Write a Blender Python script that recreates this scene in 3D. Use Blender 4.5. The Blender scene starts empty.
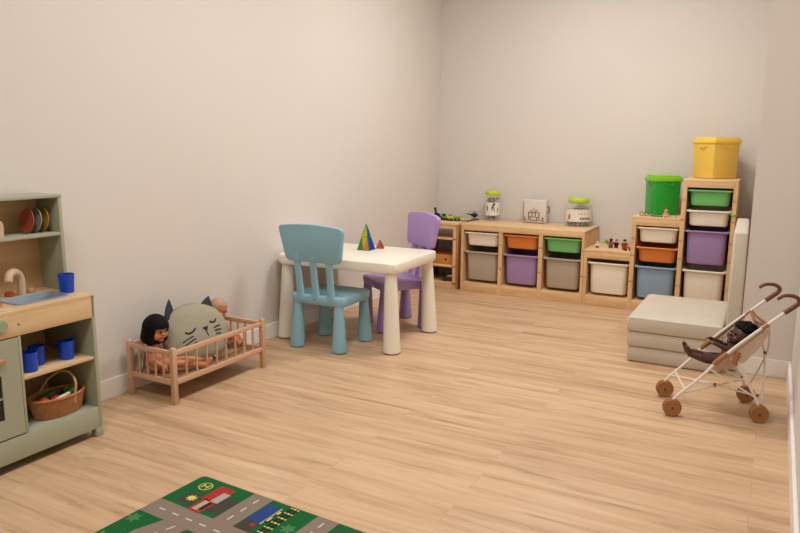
import bpy, bmesh, math, random
from mathutils import Vector, Matrix, Euler, noise
random.seed(7)
SC = bpy.context.scene
COL = SC.collection
PI = math.pi

# ------------------------------------------------------------------ camera, world, lights, exposure
PITCH, YAW, ROLL = 0.1735, 0.4954, 0.0081
fw = Vector((-math.sin(YAW) * math.cos(PITCH), math.cos(YAW) * math.cos(PITCH), -math.sin(PITCH)))
rt = Vector((math.cos(YAW), math.sin(YAW), 0)); up = rt.cross(fw)
r2 = rt * math.cos(ROLL) + up * math.sin(ROLL); u2 = -rt * math.sin(ROLL) + up * math.cos(ROLL)
cam_d = bpy.data.cameras.new('camera'); cam = bpy.data.objects.new('camera', cam_d); COL.objects.link(cam)
cam_d.sensor_width = 36; cam_d.lens = 692.55 / 800 * 36; cam_d.clip_start = .02
M3 = Matrix((r2, u2, -fw)).transposed()
cam.matrix_world = Matrix.Translation((2.089, -4.8491, 1.1067)) @ M3.to_4x4()
SC.camera = cam
SC.view_settings.view_transform = 'Standard'; SC.view_settings.look = 'None'
SC.view_settings.gamma = 1; SC.view_settings.use_curve_mapping = False
SC.view_settings.exposure = 0.05
w = bpy.data.worlds.new('world'); SC.world = w; w.use_nodes = True
w.node_tree.nodes['Background'].inputs[0].default_value = (1, .93, .85, 1)
w.node_tree.nodes['Background'].inputs[1].default_value = 0.25
LIGHTS = [(0.98, -0.95, 27), (0.95, -2.6, 19), (1.05, -4.5, 22)]
LIGHT_COLOR = (1.0, .985, .97)
CEIL = 2.62

# ------------------------------------------------------------------ helpers
def srgb(c):
    if isinstance(c, str):
        c = [int(c[i:i + 2], 16) / 255 for i in (0, 2, 4)]
    return tuple((x / 12.92 if x <= .04045 else ((x + .055) / 1.055) ** 2.4) for x in c) + (1,)

def mat(name, col, rough=.5, spec=.5, noise_amt=0.0, scale=20, bump=0.0, bscale=200, trans=0, alpha=1, sss=0, coat=0, stretch=(1, 1, 1)):
    m = bpy.data.materials.new(name); m.use_nodes = True
    nt = m.node_tree; b = nt.nodes['Principled BSDF']
    c = srgb(col); b.inputs['Base Color'].default_value = c
    b.inputs['Roughness'].default_value = rough; b.inputs['Specular IOR Level'].default_value = spec
    b.inputs['Transmission Weight'].default_value = trans; b.inputs['Alpha'].default_value = alpha
    b.inputs['Coat Weight'].default_value = coat
    if sss:
        b.inputs['Subsurface Weight'].default_value = sss; b.inputs['Subsurface Scale'].default_value = .01
    tc = nt.nodes.new('ShaderNodeTexCoord'); mp = nt.nodes.new('ShaderNodeMapping')
    mp.inputs['Scale'].default_value = stretch; nt.links.new(tc.outputs['Object'], mp.inputs[0])
    if noise_amt:
        n = nt.nodes.new('ShaderNodeTexNoise'); n.inputs['Scale'].default_value = scale; n.inputs['Detail'].default_value = 4
        nt.links.new(mp.outputs[0], n.inputs[0])
        r = nt.nodes.new('ShaderNodeValToRGB')
        r.color_ramp.elements[0].position = .3; r.color_ramp.elements[1].position = .7
        r.color_ramp.elements[0].color = tuple(x * (1 - noise_amt) for x in c[:3]) + (1,)
        r.color_ramp.elements[1].color = tuple(min(1, x * (1 + noise_amt)) for x in c[:3]) + (1,)
        nt.links.new(n.outputs[0], r.inputs[0]); nt.links.new(r.outputs[0], b.inputs['Base Color'])
    if bump:
        n = nt.nodes.new('ShaderNodeTexNoise'); n.inputs['Scale'].default_value = bscale
        nt.links.new(mp.outputs[0], n.inputs[0])
        bm_ = nt.nodes.new('ShaderNodeBump'); bm_.inputs['Strength'].default_value = bump; bm_.inputs['Distance'].default_value = .002
        nt.links.new(n.outputs[0], bm_.inputs['Height']); nt.links.new(bm_.outputs[0], b.inputs['Normal'])
    return m

def wood(name, light, dark, axis='Z', rough=.5, freq=14):
    m = bpy.data.materials.new(name); m.use_nodes = True
    nt = m.node_tree; b = nt.nodes['Principled BSDF']; b.inputs['Roughness'].default_value = rough
    tc = nt.nodes.new('ShaderNodeTexCoord'); mp = nt.nodes.new('ShaderNodeMapping')
    s = [freq, freq, freq]; s['XYZ'.index(axis)] = freq * .08
    mp.inputs['Scale'].default_value = s; nt.links.new(tc.outputs['Object'], mp.inputs[0])
    n = nt.nodes.new('ShaderNodeTexNoise'); n.inputs['Scale'].default_value = 3; n.inputs['Detail'].default_value = 6
    n.inputs['Distortion'].default_value = .6
    nt.links.new(mp.outputs[0], n.inputs[0])
    r = nt.nodes.new('ShaderNodeValToRGB'); r.color_ramp.elements[0].position = .3; r.color_ramp.elements[1].position = .65
    r.color_ramp.elements[0].color = srgb(dark); r.color_ramp.elements[1].color = srgb(light)
    nt.links.new(n.outputs[0], r.inputs[0]); nt.links.new(r.outputs[0], b.inputs['Base Color'])
    return m

def smooth(me, ang=40):
    for p in me.polygons: p.use_smooth = True
    try: me.set_sharp_from_angle(angle=math.radians(ang))
    except Exception: pass

def obj(name, bm, m, parent=None, ang=40, kind=None, loc=None, rot=None):
    bmesh.ops.recalc_face_normals(bm, faces=bm.faces)
    me = bpy.data.meshes.new(name); bm.to_mesh(me); bm.free()
    if ang: smooth(me, ang)
    o = bpy.data.objects.new(name, me); COL.objects.link(o)
    for x in (m if isinstance(m, (list, tuple)) else [m]): me.materials.append(x)
    if parent is not None: o.parent = parent
    if loc is not None: o.location = loc
    if rot is not None: o.rotation_euler = rot
    if kind: o['kind'] = kind
    return o

def thing(name, label, cat, loc=(0, 0, 0), rz=0, group=None, rot=None):
    o = bpy.data.objects.new(name, None); COL.objects.link(o); o.empty_display_size = .05
    o.location = loc; o.rotation_euler = rot if rot else (0, 0, rz)
    return tag(o, label, cat, group)

def tag(o, label, cat, group=None):
    o['label'] = label; o['category'] = cat
    if group: o['group'] = group
    return o

def dup(root, loc=None, rz=None, label=None):
    r = root.copy(); COL.objects.link(r)
    if loc is not None: r.location = loc
    if rz is not None: r.rotation_euler = (0, 0, rz)
    if label: r['label'] = label
    for ch in list(root.children):
        c = ch.copy(); COL.objects.link(c); c.parent = r
        for g in list(ch.children):
            d = g.copy(); COL.objects.link(d); d.parent = c
    return r

def set_mat(new, bm, before):
    for f in bm.faces:
        if f not in before: f.material_index = new

def box(bm, x0, x1, y0, y1, z0, z1, bev=0.0, mi=0, seg=2):
    g = bmesh.ops.create_cube(bm, size=1)
    vs = g['verts']
    for v in vs:
        v.co = Vector(((x0 + x1) / 2 + v.co.x * (x1 - x0), (y0 + y1) / 2 + v.co.y * (y1 - y0), (z0 + z1) / 2 + v.co.z * (z1 - z0)))
    fs = set(f for v in vs for f in v.link_faces)
    for f in fs: f.material_index = mi
    if bev:
        es = list(set(e for v in vs for e in v.link_edges))
        r = bmesh.ops.bevel(bm, geom=es, offset=bev, segments=seg, profile=.5, affect='EDGES')
        for f in r['faces']: f.material_index = mi
    return bm

def B(x0, x1, y0, y1, z0, z1, bev=.002):
    bm = bmesh.new(); return box(bm, x0, x1, y0, y1, z0, z1, bev)

def loft(bm, rings, cap0=True, cap1=True, mi=0, closed=True):
    vr = [[bm.verts.new(p) for p in r] for r in rings]
    n = len(vr[0]); fs = []
    for a, b in zip(vr[:-1], vr[1:]):
        for i in range(n if closed else n - 1):
            fs.append(bm.faces.new((a[i], a[(i + 1) % n], b[(i + 1) % n], b[i])))
    if cap0: fs.append(bm.faces.new(vr[0][::-1]))
    if cap1: fs.append(bm.faces.new(vr[-1]))
    for f in fs: f.material_index = mi
    return bm

def lathe(bm, prof, n=28, cx=0, cy=0, cap0=True, cap1=True, mi=0, sx=1, sy=1):
    return loft(bm, [[(cx + r * sx * math.cos(2 * PI * i / n), cy + r * sy * math.sin(2 * PI * i / n), z) for i in range(n)] for r, z in prof], cap0, cap1, mi)

def rrect(w, d, r, z, seg=5, cx=0, cy=0):
    pts = []
    for sx, sy, a0 in ((1, 1, 0), (-1, 1, PI / 2), (-1, -1, PI), (1, -1, 1.5 * PI)):
        for k in range(seg + 1):
            a = a0 + k * PI / 2 / seg
            pts.append((cx + sx * (w / 2 - r) + r * math.cos(a), cy + sy * (d / 2 - r) + r * math.sin(a), z))
    return pts

def tube(bm, pts, r, n=10, mi=0, rads=None, res=6, smoothp=True):
    P = [Vector(p) for p in pts]
    R = rads if rads else [r] * len(P)
    if smoothp and len(P) > 2:
        Q, RR = [], []
        for i in range(len(P) - 1):
            p0 = P[max(i - 1, 0)]; p1 = P[i]; p2 = P[i + 1]; p3 = P[min(i + 2, len(P) - 1)]
            for k in range(res):
                t = k / res
                Q.append(.5 * ((2 * p1) + (p2 - p0) * t + (2 * p0 - 5 * p1 + 4 * p2 - p3) * t * t + (3 * p1 - p0 - 3 * p2 + p3) * t ** 3))
                RR.append(R[i] * (1 - t) + R[i + 1] * t)
        Q.append(P[-1]); RR.append(R[-1]); P, R = Q, RR
    t0 = (P[1] - P[0]).normalized()
    a = t0.orthogonal().normalized(); rings = []
    for i, p in enumerate(P):
        t = (P[min(i + 1, len(P) - 1)] - P[max(i - 1, 0)]).normalized()
        a = (a - t * a.dot(t)).normalized(); b = t.cross(a)
        rings.append([p + (a * math.cos(2 * PI * k / n) + b * math.sin(2 * PI * k / n)) * R[i] for k in range(n)])
    return loft(bm, rings, mi=mi)

def ell(bm, c, r, rot=None, mi=0, u=20, v=14):
    g = bmesh.ops.create_uvsphere(bm, u_segments=u, v_segments=v, radius=1)
    if not isinstance(r, (tuple, list)): r = (r, r, r)
    R = (rot.to_matrix() if rot else Matrix.Identity(3))
    for x in g['verts']:
        x.co = Vector(c) + R @ Vector((x.co.x * r[0], x.co.y * r[1], x.co.z * r[2]))
    for f in set(f for x in g['verts'] for f in x.link_faces): f.material_index = mi
    return bm

def prism(bm, poly, z0, z1, mi=0):
    return loft(bm, [[(x, y, z0) for x, y in poly], [(x, y, z1) for x, y in poly]], mi=mi)

def disc_pts(cx, cy, r, n=28): return [(cx + r * math.cos(2 * PI * i / n), cy + r * math.sin(2 * PI * i / n)) for i in range(n)]

def capsule(bm, p0, p1, r0, r1, n=12):
    tube(bm, [p0, p1], r0, n=n, rads=[r0, r1], smoothp=False)
    ell(bm, p0, r0, u=12, v=8); ell(bm, p1, r1, u=12, v=8)

def remeshed(name, bm, m, parent=None, voxel=.0025, it=4):
    """one continuous skin out of overlapping volumes"""
    me = bpy.data.meshes.new(name + '_src'); bmesh.ops.recalc_face_normals(bm, faces=bm.faces); bm.to_mesh(me); bm.free()
    t = bpy.data.objects.new(name + '_src', me); COL.objects.link(t)
    r = t.modifiers.new('r', 'REMESH'); r.mode = 'VOXEL'; r.voxel_size = voxel
    s = t.modifiers.new('s', 'SMOOTH'); s.iterations = it; s.factor = .5
    dg = bpy.context.evaluated_depsgraph_get(); dg.update()
    me2 = bpy.data.meshes.new_from_object(t.evaluated_get(dg)); me2.name = name
    bpy.data.objects.remove(t); bpy.data.meshes.remove(me)
    for p in me2.polygons: p.use_smooth = True
    o = bpy.data.objects.new(name, me2); COL.objects.link(o)
    me2.materials.clear()
    for x in (m if isinstance(m, (list, tuple)) else [m]): me2.materials.append(x)
    if parent is not None: o.parent = parent
    return o

# ------------------------------------------------------------------ materials
M_wall = mat('wall_paint', 'DBD4CC', .85, .2, noise_amt=.012, scale=1.5, bump=.05, bscale=150)
M_ceil = mat('ceiling_paint', 'E8E2DC', .9, .1)
M_base = mat('baseboard_white', 'F0ECE6', .45, .4)
M_pine = wood('pine', 'E3BE8E', 'D2A672', 'X', .5)
M_pineZ = wood('pine_upright', 'E3BE8E', 'D0A470', 'Z', .5)
M_pineY = wood('pine_top', 'E6C598', 'D8B080', 'X', .45)
M_crib = wood('crib_wood', 'D4AC8C', 'C49A78', 'Z', .5)
M_cribY = wood('crib_wood_rail', 'D8B090', 'C89E7C', 'Y', .5)
M_groove = mat('groove_shadow_wood', '9A6B40', .7)
M_white = mat('table_plastic', 'F0E8D8', .38, .5)
M_blue = mat('chair_blue_plastic', '8CBACC', .42, .5)
M_purple = mat('chair_purple_plastic', 'AC8ECC', .42, .5)
M_rubber = mat('dark_glide', '3A3630', .7)
M_binwhite = mat('bin_white', 'F4EAD8', .45, .5)
M_bingrey = mat('bin_grey', 'B4A692', .5, .5)
M_binorange = mat('bin_orange', 'DE8034', .45, .5)
M_bingreen = mat('bin_green', '74BE6E', .45, .5)
M_binpurple = mat('bin_purple', 'A486B4', .45, .5)
M_binblue = mat('bin_blue', '8EA8C0', .45, .5)
M_sage = mat('sage_paint', 'A6A890', .55, .4, noise_amt=.02, scale=8)
M_birch = wood('kitchen_birch', 'DFC095', 'D0AC7C', 'Y', .5, 8)
M_birchb = wood('kitchen_back_panel', 'D8B488', 'C8A070', 'Y', .55, 6)
M_mat = mat('mat_fabric', 'C9BEAC', .75, .3, noise_amt=.03, scale=5, bump=.15, bscale=60)
M_black = mat('black_plastic', '15120F', .45)
M_navycup = mat('blue_cup', '0A46C0', .35, .5)

# ------------------------------------------------------------------ room
XL, YB, XN, YF, XR = -.4142, .4608, 1.9936, -1.1016, 2.2255
XE, YS, YO = 3.4, -3.4, -6.4      # the open side of the room beyond the right wall's end, and the wall behind the camera
T = .12
def struct(name, bm, m, parent=None): return obj(name, bm, m, parent, ang=None, kind='structure')

def floor_material():
    m = bpy.data.materials.new('oak_laminate'); m.use_nodes = True
    nt = m.node_tree; L = nt.links.new; b = nt.nodes['Principled BSDF']
    b.inputs['Roughness'].default_value = .42; b.inputs['Specular IOR Level'].default_value = .4
    tc = nt.nodes.new('ShaderNodeTexCoord')
    br = nt.nodes.new('ShaderNodeTexBrick'); br.offset = .37; br.offset_frequency = 2
    br.inputs['Scale'].default_value = 1; br.inputs['Brick Width'].default_value = 1.29; br.inputs['Row Height'].default_value = .125
    br.inputs['Mortar Size'].default_value = .0011; br.inputs['Mortar Smooth'].default_value = .3; br.inputs['Bias'].default_value = 0
    br.inputs['Color1'].default_value = (0, 0, 0, 1); br.inputs['Color2'].default_value = (1, 1, 1, 1); br.inputs['Mortar'].default_value = (.5, .5, .5, 1)
    L(tc.outputs['Object'], br.inputs['Vector'])
    # per plank offset for the grain
    sep = nt.nodes.new('ShaderNodeSeparateXYZ'); L(tc.outputs['Object'], sep.inputs[0])
    addx = nt.nodes.new('ShaderNodeMath'); addx.operation = 'MULTIPLY_ADD'; addx.inputs[1].default_value = 7.3
    L(br.outputs['Color'], addx.inputs[0]); L(sep.outputs['X'], addx.inputs[2])
    cmb = nt.nodes.new('ShaderNodeCombineXYZ'); L(addx.outputs[0], cmb.inputs['X']); L(sep.outputs['Y'], cmb.inputs['Y']); L(br.outputs['Color'], cmb.inputs['Z'])
    mp = nt.nodes.new('ShaderNodeMapping'); mp.inputs['Scale'].default_value = (.9, 11, 5); L(cmb.outputs[0], mp.inputs[0])
    n1 = nt.nodes.new('ShaderNodeTexNoise'); n1.inputs['Scale'].default_value = 1.6; n1.inputs['Detail'].default_value = 6; n1.inputs['Roughness'].default_value = .6; n1.inputs['Distortion'].default_value = .7
    L(mp.outputs[0], n1.inputs[0])
    r1 = nt.nodes.new('ShaderNodeValToRGB'); e = r1.color_ramp.elements
    e[0].position = .28; e[0].color = srgb('AE8A69'); e[1].position = .72; e[1].color = srgb('DABB97')
    em = e.new(.5); em.color = srgb('CCAA85')
    L(n1.outputs[0], r1.inputs[0])
    mp2 = nt.nodes.new('ShaderNodeMapping'); mp2.inputs['Scale'].default_value = (6, 110, 20); L(cmb.outputs[0], mp2.inputs[0])
    n2 = nt.nodes.new('ShaderNodeTexNoise'); n2.inputs['Scale'].default_value = 1; n2.inputs['Detail'].default_value = 3; L(mp2.outputs[0], n2.inputs[0])
    mr = nt.nodes.new('ShaderNodeMapRange'); mr.inputs[3].default_value = .93; mr.inputs[4].default_value = 1.06; L(n2.outputs[0], mr.inputs[0])
    mr2 = nt.nodes.new('ShaderNodeMapRange'); mr2.inputs[3].default_value = .975; mr2.inputs[4].default_value = 1.02; L(br.outputs['Color'], mr2.inputs[0])
    mu = nt.nodes.new('ShaderNodeMath'); mu.operation = 'MULTIPLY'; L(mr.outputs[0], mu.inputs[0]); L(mr2.outputs[0], mu.inputs[1])
    # joints
    mj = nt.nodes.new('ShaderNodeMapRange'); mj.inputs[3].default_value = 1; mj.inputs[4].default_value = .86; L(br.outputs['Fac'], mj.inputs[0])
    mu2 = nt.nodes.new('ShaderNodeMath'); mu2.operation = 'MULTIPLY'; L(mu.outputs[0], mu2.inputs[0]); L(mj.outputs[0], mu2.inputs[1])
    # scattered dark mineral streaks and small knots
    mp3 = nt.nodes.new('ShaderNodeMapping'); mp3.inputs['Scale'].default_value = (2.6, 24, 9); L(cmb.outputs[0], mp3.inputs[0])
    n3 = nt.nodes.new('ShaderNodeTexNoise'); n3.inputs['Scale'].default_value = 1.5; n3.inputs['Detail'].default_value = 2; n3.inputs['Distortion'].default_value = .3; L(mp3.outputs[0], n3.inputs[0])
    mr3 = nt.nodes.new('ShaderNodeMapRange'); mr3.inputs[1].default_value = .62; mr3.inputs[2].default_value = .80; mr3.inputs[3].default_value = 1; mr3.inputs[4].default_value = .68; L(n3.outputs[0], mr3.inputs[0])
    mu3 = nt.nodes.new('ShaderNodeMath'); mu3.operation = 'MULTIPLY'; L(mu2.outputs[0], mu3.inputs[0]); L(mr3.outputs[0], mu3.inputs[1]); mu2 = mu3
    vm = nt.nodes.new('ShaderNodeVectorMath'); vm.operation = 'SCALE'; L(r1.outputs[0], vm.inputs[0]); L(mu2.outputs[0], vm.inputs['Scale'])
    L(vm.outputs[0], b.inputs['Base Color'])
    return m

struct('floor', box(bmesh.new(), XL - T, XE + T, YO - T, YB + T, -.1, 0), floor_material())
struct('ceiling', box(bmesh.new(), XL - T, XE + T, YO - T, YB + T, CEIL, CEIL + .1), M_ceil)
struct('wall_left', box(bmesh.new(), XL - T, XL, YO - T, YB + T, 0, CEIL), M_wall)
struct('wall_back', box(bmesh.new(), XL, XN, YB, YB + T, 0, CEIL), M_wall)
bm = bmesh.new()
prism(bm, [(XN, YB + T), (XN, YF), (XR, YF), (XR, YS), (XR + T, YS), (XR + T, YB + T)], 0, CEIL)
struct('wall_right', bm, M_wall)
struct('wall_far_right', box(bmesh.new(), XE, XE + T, YO - T, YS + T, 0, CEIL), M_wall)
struct('wall_right_return', box(bmesh.new(), XR + T, XE + T, YS, YS + T, 0, CEIL), M_wall)
struct('wall_front', box(bmesh.new(), XL, XE, YO - T, YO, 0, CEIL), M_wall)
def skirting(name, x0, x1, y0, y1):
    bm = bmesh.new(); box(bm, x0, x1, y0, y1, 0, .088, bev=.003, seg=2); struct(name, bm, M_base)
S = .013
skirting('baseboard_left', XL, XL + S, YO, YB)
skirting('baseboard_back', XL + S, XN, YB - S, YB)
skirting('baseboard_niche', XN - S * .2, XN, YF, YB - S)
skirting('baseboard_block', XN - S * .2, XR - S, YF - S, YF)
skirting('baseboard_right', XR - S, XR, YS, YF)

# lamps of the room: flush LED panels in the ceiling
M_diff = mat('led_diffuser', 'FFF4E4', .5)
b_ = M_diff.node_tree.nodes['Principled BSDF']; b_.inputs['Emission Color'].default_value = LIGHT_COLOR + (1,); b_.inputs['Emission Strength'].default_value = 3
M_alu = mat('lamp_frame', 'E8E8E6', .4)
for i, (x, y, p) in enumerate(LIGHTS):
    t = thing('ceiling_light', ['square ceiling light panel nearest the back wall', 'square ceiling light panel in the middle of the room', 'square ceiling light panel furthest from the back wall'][i], 'ceiling light', (x, y, CEIL), 0, 'ceiling light panels')
    bm = bmesh.new(); 
    for a in ((-.3, .3, -.3, -.285), (-.3, .3, .285, .3), (-.3, -.285, -.285, .285), (.285, .3, -.285, .285)): box(bm, a[0], a[1], a[2], a[3], -.02, 0)
    obj('frame', bm, M_alu, t, ang=None)
    obj('diffuser', box(bmesh.new(), -.285, .285, -.285, .285, -.012, -.001), M_diff, t, ang=None)
    ld = bpy.data.lights.new('panel_lamp', 'AREA'); ld.shape = 'SQUARE'; ld.size = .56; ld.energy = p; ld.color = LIGHT_COLOR
    lo = bpy.data.objects.new('panel_lamp', ld); COL.objects.link(lo); lo.parent = t; lo.location = (0, 0, -.03)

# ------------------------------------------------------------------ table and chairs
def cone_leg(x, y, h, rt_, rb, tilt=0):
    bm = bmesh.new()
    lathe(bm, [(rb - .004, .004), (rb, .008), (rb, .014), (rb - .001, .03), (rt_ + .0015, h - .03), (rt_, h)], cx=x, cy=y, n=32)
    return bm
def splay_leg(x, y, fx_, fy_, h, rt_, rb):
    bm = bmesh.new(); rings = []
    for r, z in ((rb - .004, .004), (rb, .008), (rb, .014), (rb - .001, .03), (rt_ + .0015, h - .03), (rt_, h)):
        k = z / h; cx_, cy_ = fx_ + (x - fx_) * k, fy_ + (y - fy_) * k
        rings.append([(cx_ + r * math.cos(2 * PI * i / 32), cy_ + r * math.sin(2 * PI * i / 32), z) for i in range(32)])
    return loft(bm, rings)
def glide(x, y, r):
    bm = bmesh.new(); lathe(bm, [(r - .004, 0), (r - .003, .005)], cx=x, cy=y, n=24); return bm
TX0, TX1, TY0, TY1 = -.399, .363, -1.746, -1.170
tb = thing('childrens_table', 'white plastic children\'s table with tapered legs against left wall', 'table', ((TX0 + TX1) / 2, (TY0 + TY1) / 2, 0), math.radians(2.3)); tb.scale = (1, 1, 1.025)
W2, D2 = (TX1 - TX0), (TY1 - TY0)
bm = bmesh.new()
loft(bm, [rrect(W2 - .012, D2 - .012, .05, .425, 8), rrect(W2 - .004, D2 - .004, .053, .428, 8), rrect(W2, D2, .048, .435, 8), rrect(W2, D2, .048, .473, 8), rrect(W2 - .004, D2 - .004, .053, .4785, 8), rrect(W2 - .012, D2 - .012, .05, .48, 8)])
obj('tabletop', bm, M_white, tb)
for sx in (-1, 1):
    for sy in (-1, 1):
        x, y = sx * (W2 / 2 - .05), sy * (D2 / 2 - .05)
        fx_, fy_ = (x - .002 if sx < 0 else x + .016), y + sy * .014
        if sx < 0: fx_ = -W2 / 2 + (.059 if sy > 0 else .039)
        lg = obj('leg', splay_leg(x, y, fx_, fy_, .428, .032, .0485), M_white, tb)
        obj('foot_glide', glide(fx_, fy_, .0485), M_rubber, lg)

def chair(label, m, loc, rz):
    t = thing('childrens_chair', label, 'chair', loc, rz, 'plastic children\'s chairs')
    bm = bmesh.new()   # seat: local +Y is forward
    loft(bm, [rrect(.315, .29, .04, .250, 6), rrect(.335, .31, .045, .253, 6), rrect(.345, .32, .048, .262, 6), rrect(.35, .325, .05, .292, 6), rrect(.342, .317, .046, .300, 6), rrect(.322, .297, .04, .302, 6), rrect(.27, .25, .03, .299, 6)])
    obj('seat', bm, m, t)
    for sx in (-1, 1):
        for sy in (-1, 1):
            x, y = sx * .131, sy * .130
            bm = bmesh.new()
            prof = [(.0405, .004), (.0425, .008), (.0425, .013), (.042, .025), (.026, .235), (.025, .262)]
            rings = []
            for r, z in prof:
                k = 1 + .055 * (1 - z / .26)
                rings.append([(x * k + r * math.cos(2 * PI * i / 28), y * k + r * math.sin(2 * PI * i / 28), z) for i in range(28)])
            loft(bm, rings); lg = obj('leg', bm, m, t)
            obj('foot_glide', glide(x * 1.055, y * 1.055, .0405), M_rubber, lg)
    # backrest: three slats fanning up into a rounded trapezoid panel, leaning back
    lean = lambda z: -.150 - (z - .29) * .14
    for dx in (-.098, 0, .098):
        bm = bmesh.new(); rings = []
        for z, ww, dd in ((.28, .044, .030), (.31, .040, .026), (.40, .037, .021), (.50, .039, .021), (.53, .039, .021)):
            rings.append([(dx * (1 + (z - .3) * .25) + px, lean(z) + py, z) for px, py, _ in rrect(ww, dd, .008, 0, 3)])
        loft(bm, rings); obj('slat', bm, m, t)
    bm = bmesh.new(); N = 40
    def outline(s):
        z0, z1 = .488, .692; wb, wt, r = .172, .207, .034
        pts = []
        corners = [(-wb, z0), (wb, z0), (wt, z1 - .008), (-wt, z1 - .008)]
        for i, (cx_, cz_) in enumerate(corners):
            p = Vector(corners[i - 1]); c = Vector((cx_, cz_)); q = Vector(corners[(i + 1) % 4])
            a = c + (p - c).normalized() * r; b2 = c + (q - c).normalized() * r
            for k in range(7):
                tt = k / 6; pts.append(a * (1 - tt) ** 2 + c * 2 * tt * (1 - tt) + b2 * tt * tt)
            if i == 2:      # arched top edge
                for k in range(1, 10):
                    f_ = k / 10; pp = Vector((wt, z1 - .008)).lerp(Vector((-wt, z1 - .008)), f_)
                    if abs(pp.x) < wt - r: pts.append(Vector((pp.x, pp.y + .012 * (1 - (pp.x / (wt - r)) ** 2))))
        cz = (z0 + z1) / 2
        return [Vector((p.x * s, cz + (p.y - cz) * s)) for p in pts]
    rings = []
    for s, off in ((.94, -.0165), (.985, -.0145), (1, -.009), (1, .007), (.985, .0125), (.94, .0145)):
        rings.append([(p.x, lean(p.y) + off - .001 + .32 * p.x * p.x, p.y) for p in outline(s)])
    loft(bm, rings); obj('backrest', bm, m, t)
    bm = bmesh.new(); lathe(bm, [(.003, 0), (.003, .002)], n=12)
    for v in bm.verts: v.co = Vector((v.co.x, -.1625 - v.co.z, .284 + v.co.y))
    obj('screw', bm, M_rubber, t)
    return t
chair('pale blue plastic children\'s chair seen from behind at table front', M_blue, (-.048, -1.697, 0), .015)
chair('purple plastic children\'s chair turned at an angle behind the white table', M_purple, (.060, -1.154, 0), math.radians(143))

# magnetic tile pyramids
def tri_mat(n, c): return mat(n, c, .25, .6, trans=.15)
TM = [tri_mat('tile_yellow', 'C8C020'), tri_mat('tile_green', '2E8A3A'), tri_mat('tile_orange', 'E07A20'), tri_mat('tile_blue', '1C3C9C'), tri_mat('tile_red', 'C02020')]
def pyramid(name, label, loc, rz, s, h, cols, group):
    t = thing(name, label, 'toy', loc, rz, group)
    c = [Vector((s, s, 0)), Vector((-s, s, 0)), Vector((-s, -s, 0)), Vector((s, -s, 0))]; A = Vector((0, 0, h))
    names = ['blue', 'green', 'yellow', 'orange']
    for i in range(4):
        a, b = c[i], c[(i + 1) % 4]; bm = bmesh.new()
        mid = lambda p, q: (p + q) / 2
        n = (b - a).cross(A - a).normalized()
        ab, bA, aA = mid(a, b), mid(b, A), mid(a, A)
        tris = [(a, ab, aA), (ab, b, bA), (ab, bA, aA), (aA, bA, A)]
        for k, tri in enumerate(tris):
            ce = (tri[0] + tri[1] + tri[2]) / 3
            p = [ce + (q - ce) * .93 for q in tri]
            vs = [bm.verts.new(q) for q in p] + [bm.verts.new(q - n * .003) for q in p]
            for f in ((0, 1, 2), (5, 4, 3), (0, 3, 4, 1), (1, 4, 5, 2), (2, 5, 3, 0)):
                bm.faces.new([vs[j] for j in f]).material_index = cols[i][k]
        obj('tile_face', bm, TM, t, ang=None)
    bm = bmesh.new()
    for i in range(4):
        tube(bm, [c[i], A], .0022, n=6); tube(bm, [c[i], c[(i + 1) % 4]], .0022, n=6)
    for v in bm.verts: v.co.z = max(v.co.z, 0)
    obj('edge_frame', bm, TM[cols[0][0]], t)
pyramid('tile_pyramid', 'tall pyramid of yellow, green and blue tiles on white table', (-.028, -1.355, .492), math.radians(2), .039, .155,
        [(1, 1, 1, 1), (1, 1, 1, 1), (1, 2, 0, 0), (3, 3, 3, 3)], 'tile pyramids')
pyramid('tile_pyramid', 'small red and green tile pyramid on table beside tall one', (.012, -1.262, .492), math.radians(20), .022, .052,
        [(4, 4, 4, 4), (1, 1, 1, 1), (1, 4, 4, 1), (4, 1, 4, 4)], 'tile pyramids')

# ------------------------------------------------------------------ storage units with bins
DEP = .44
def post(parent, x0, x1, zt, notches, name):
    """upright with runner grooves cut in its front edge (front at y=0)"""
    bm = bmesh.new()
    prof = [(0, 0)]
    for z in notches:
        prof += [(0, z - .0035), (.010, z - .0035), (.010, z + .0035), (0, z + .0035)]
    prof += [(0, zt), (DEP, zt), (DEP, 0)]
    loft(bm, [[(x0, y, z) for y, z in prof], [(x1, y, z) for y, z in prof]])
    return obj(name, bm, M_pineZ, parent, ang=None)

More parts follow.
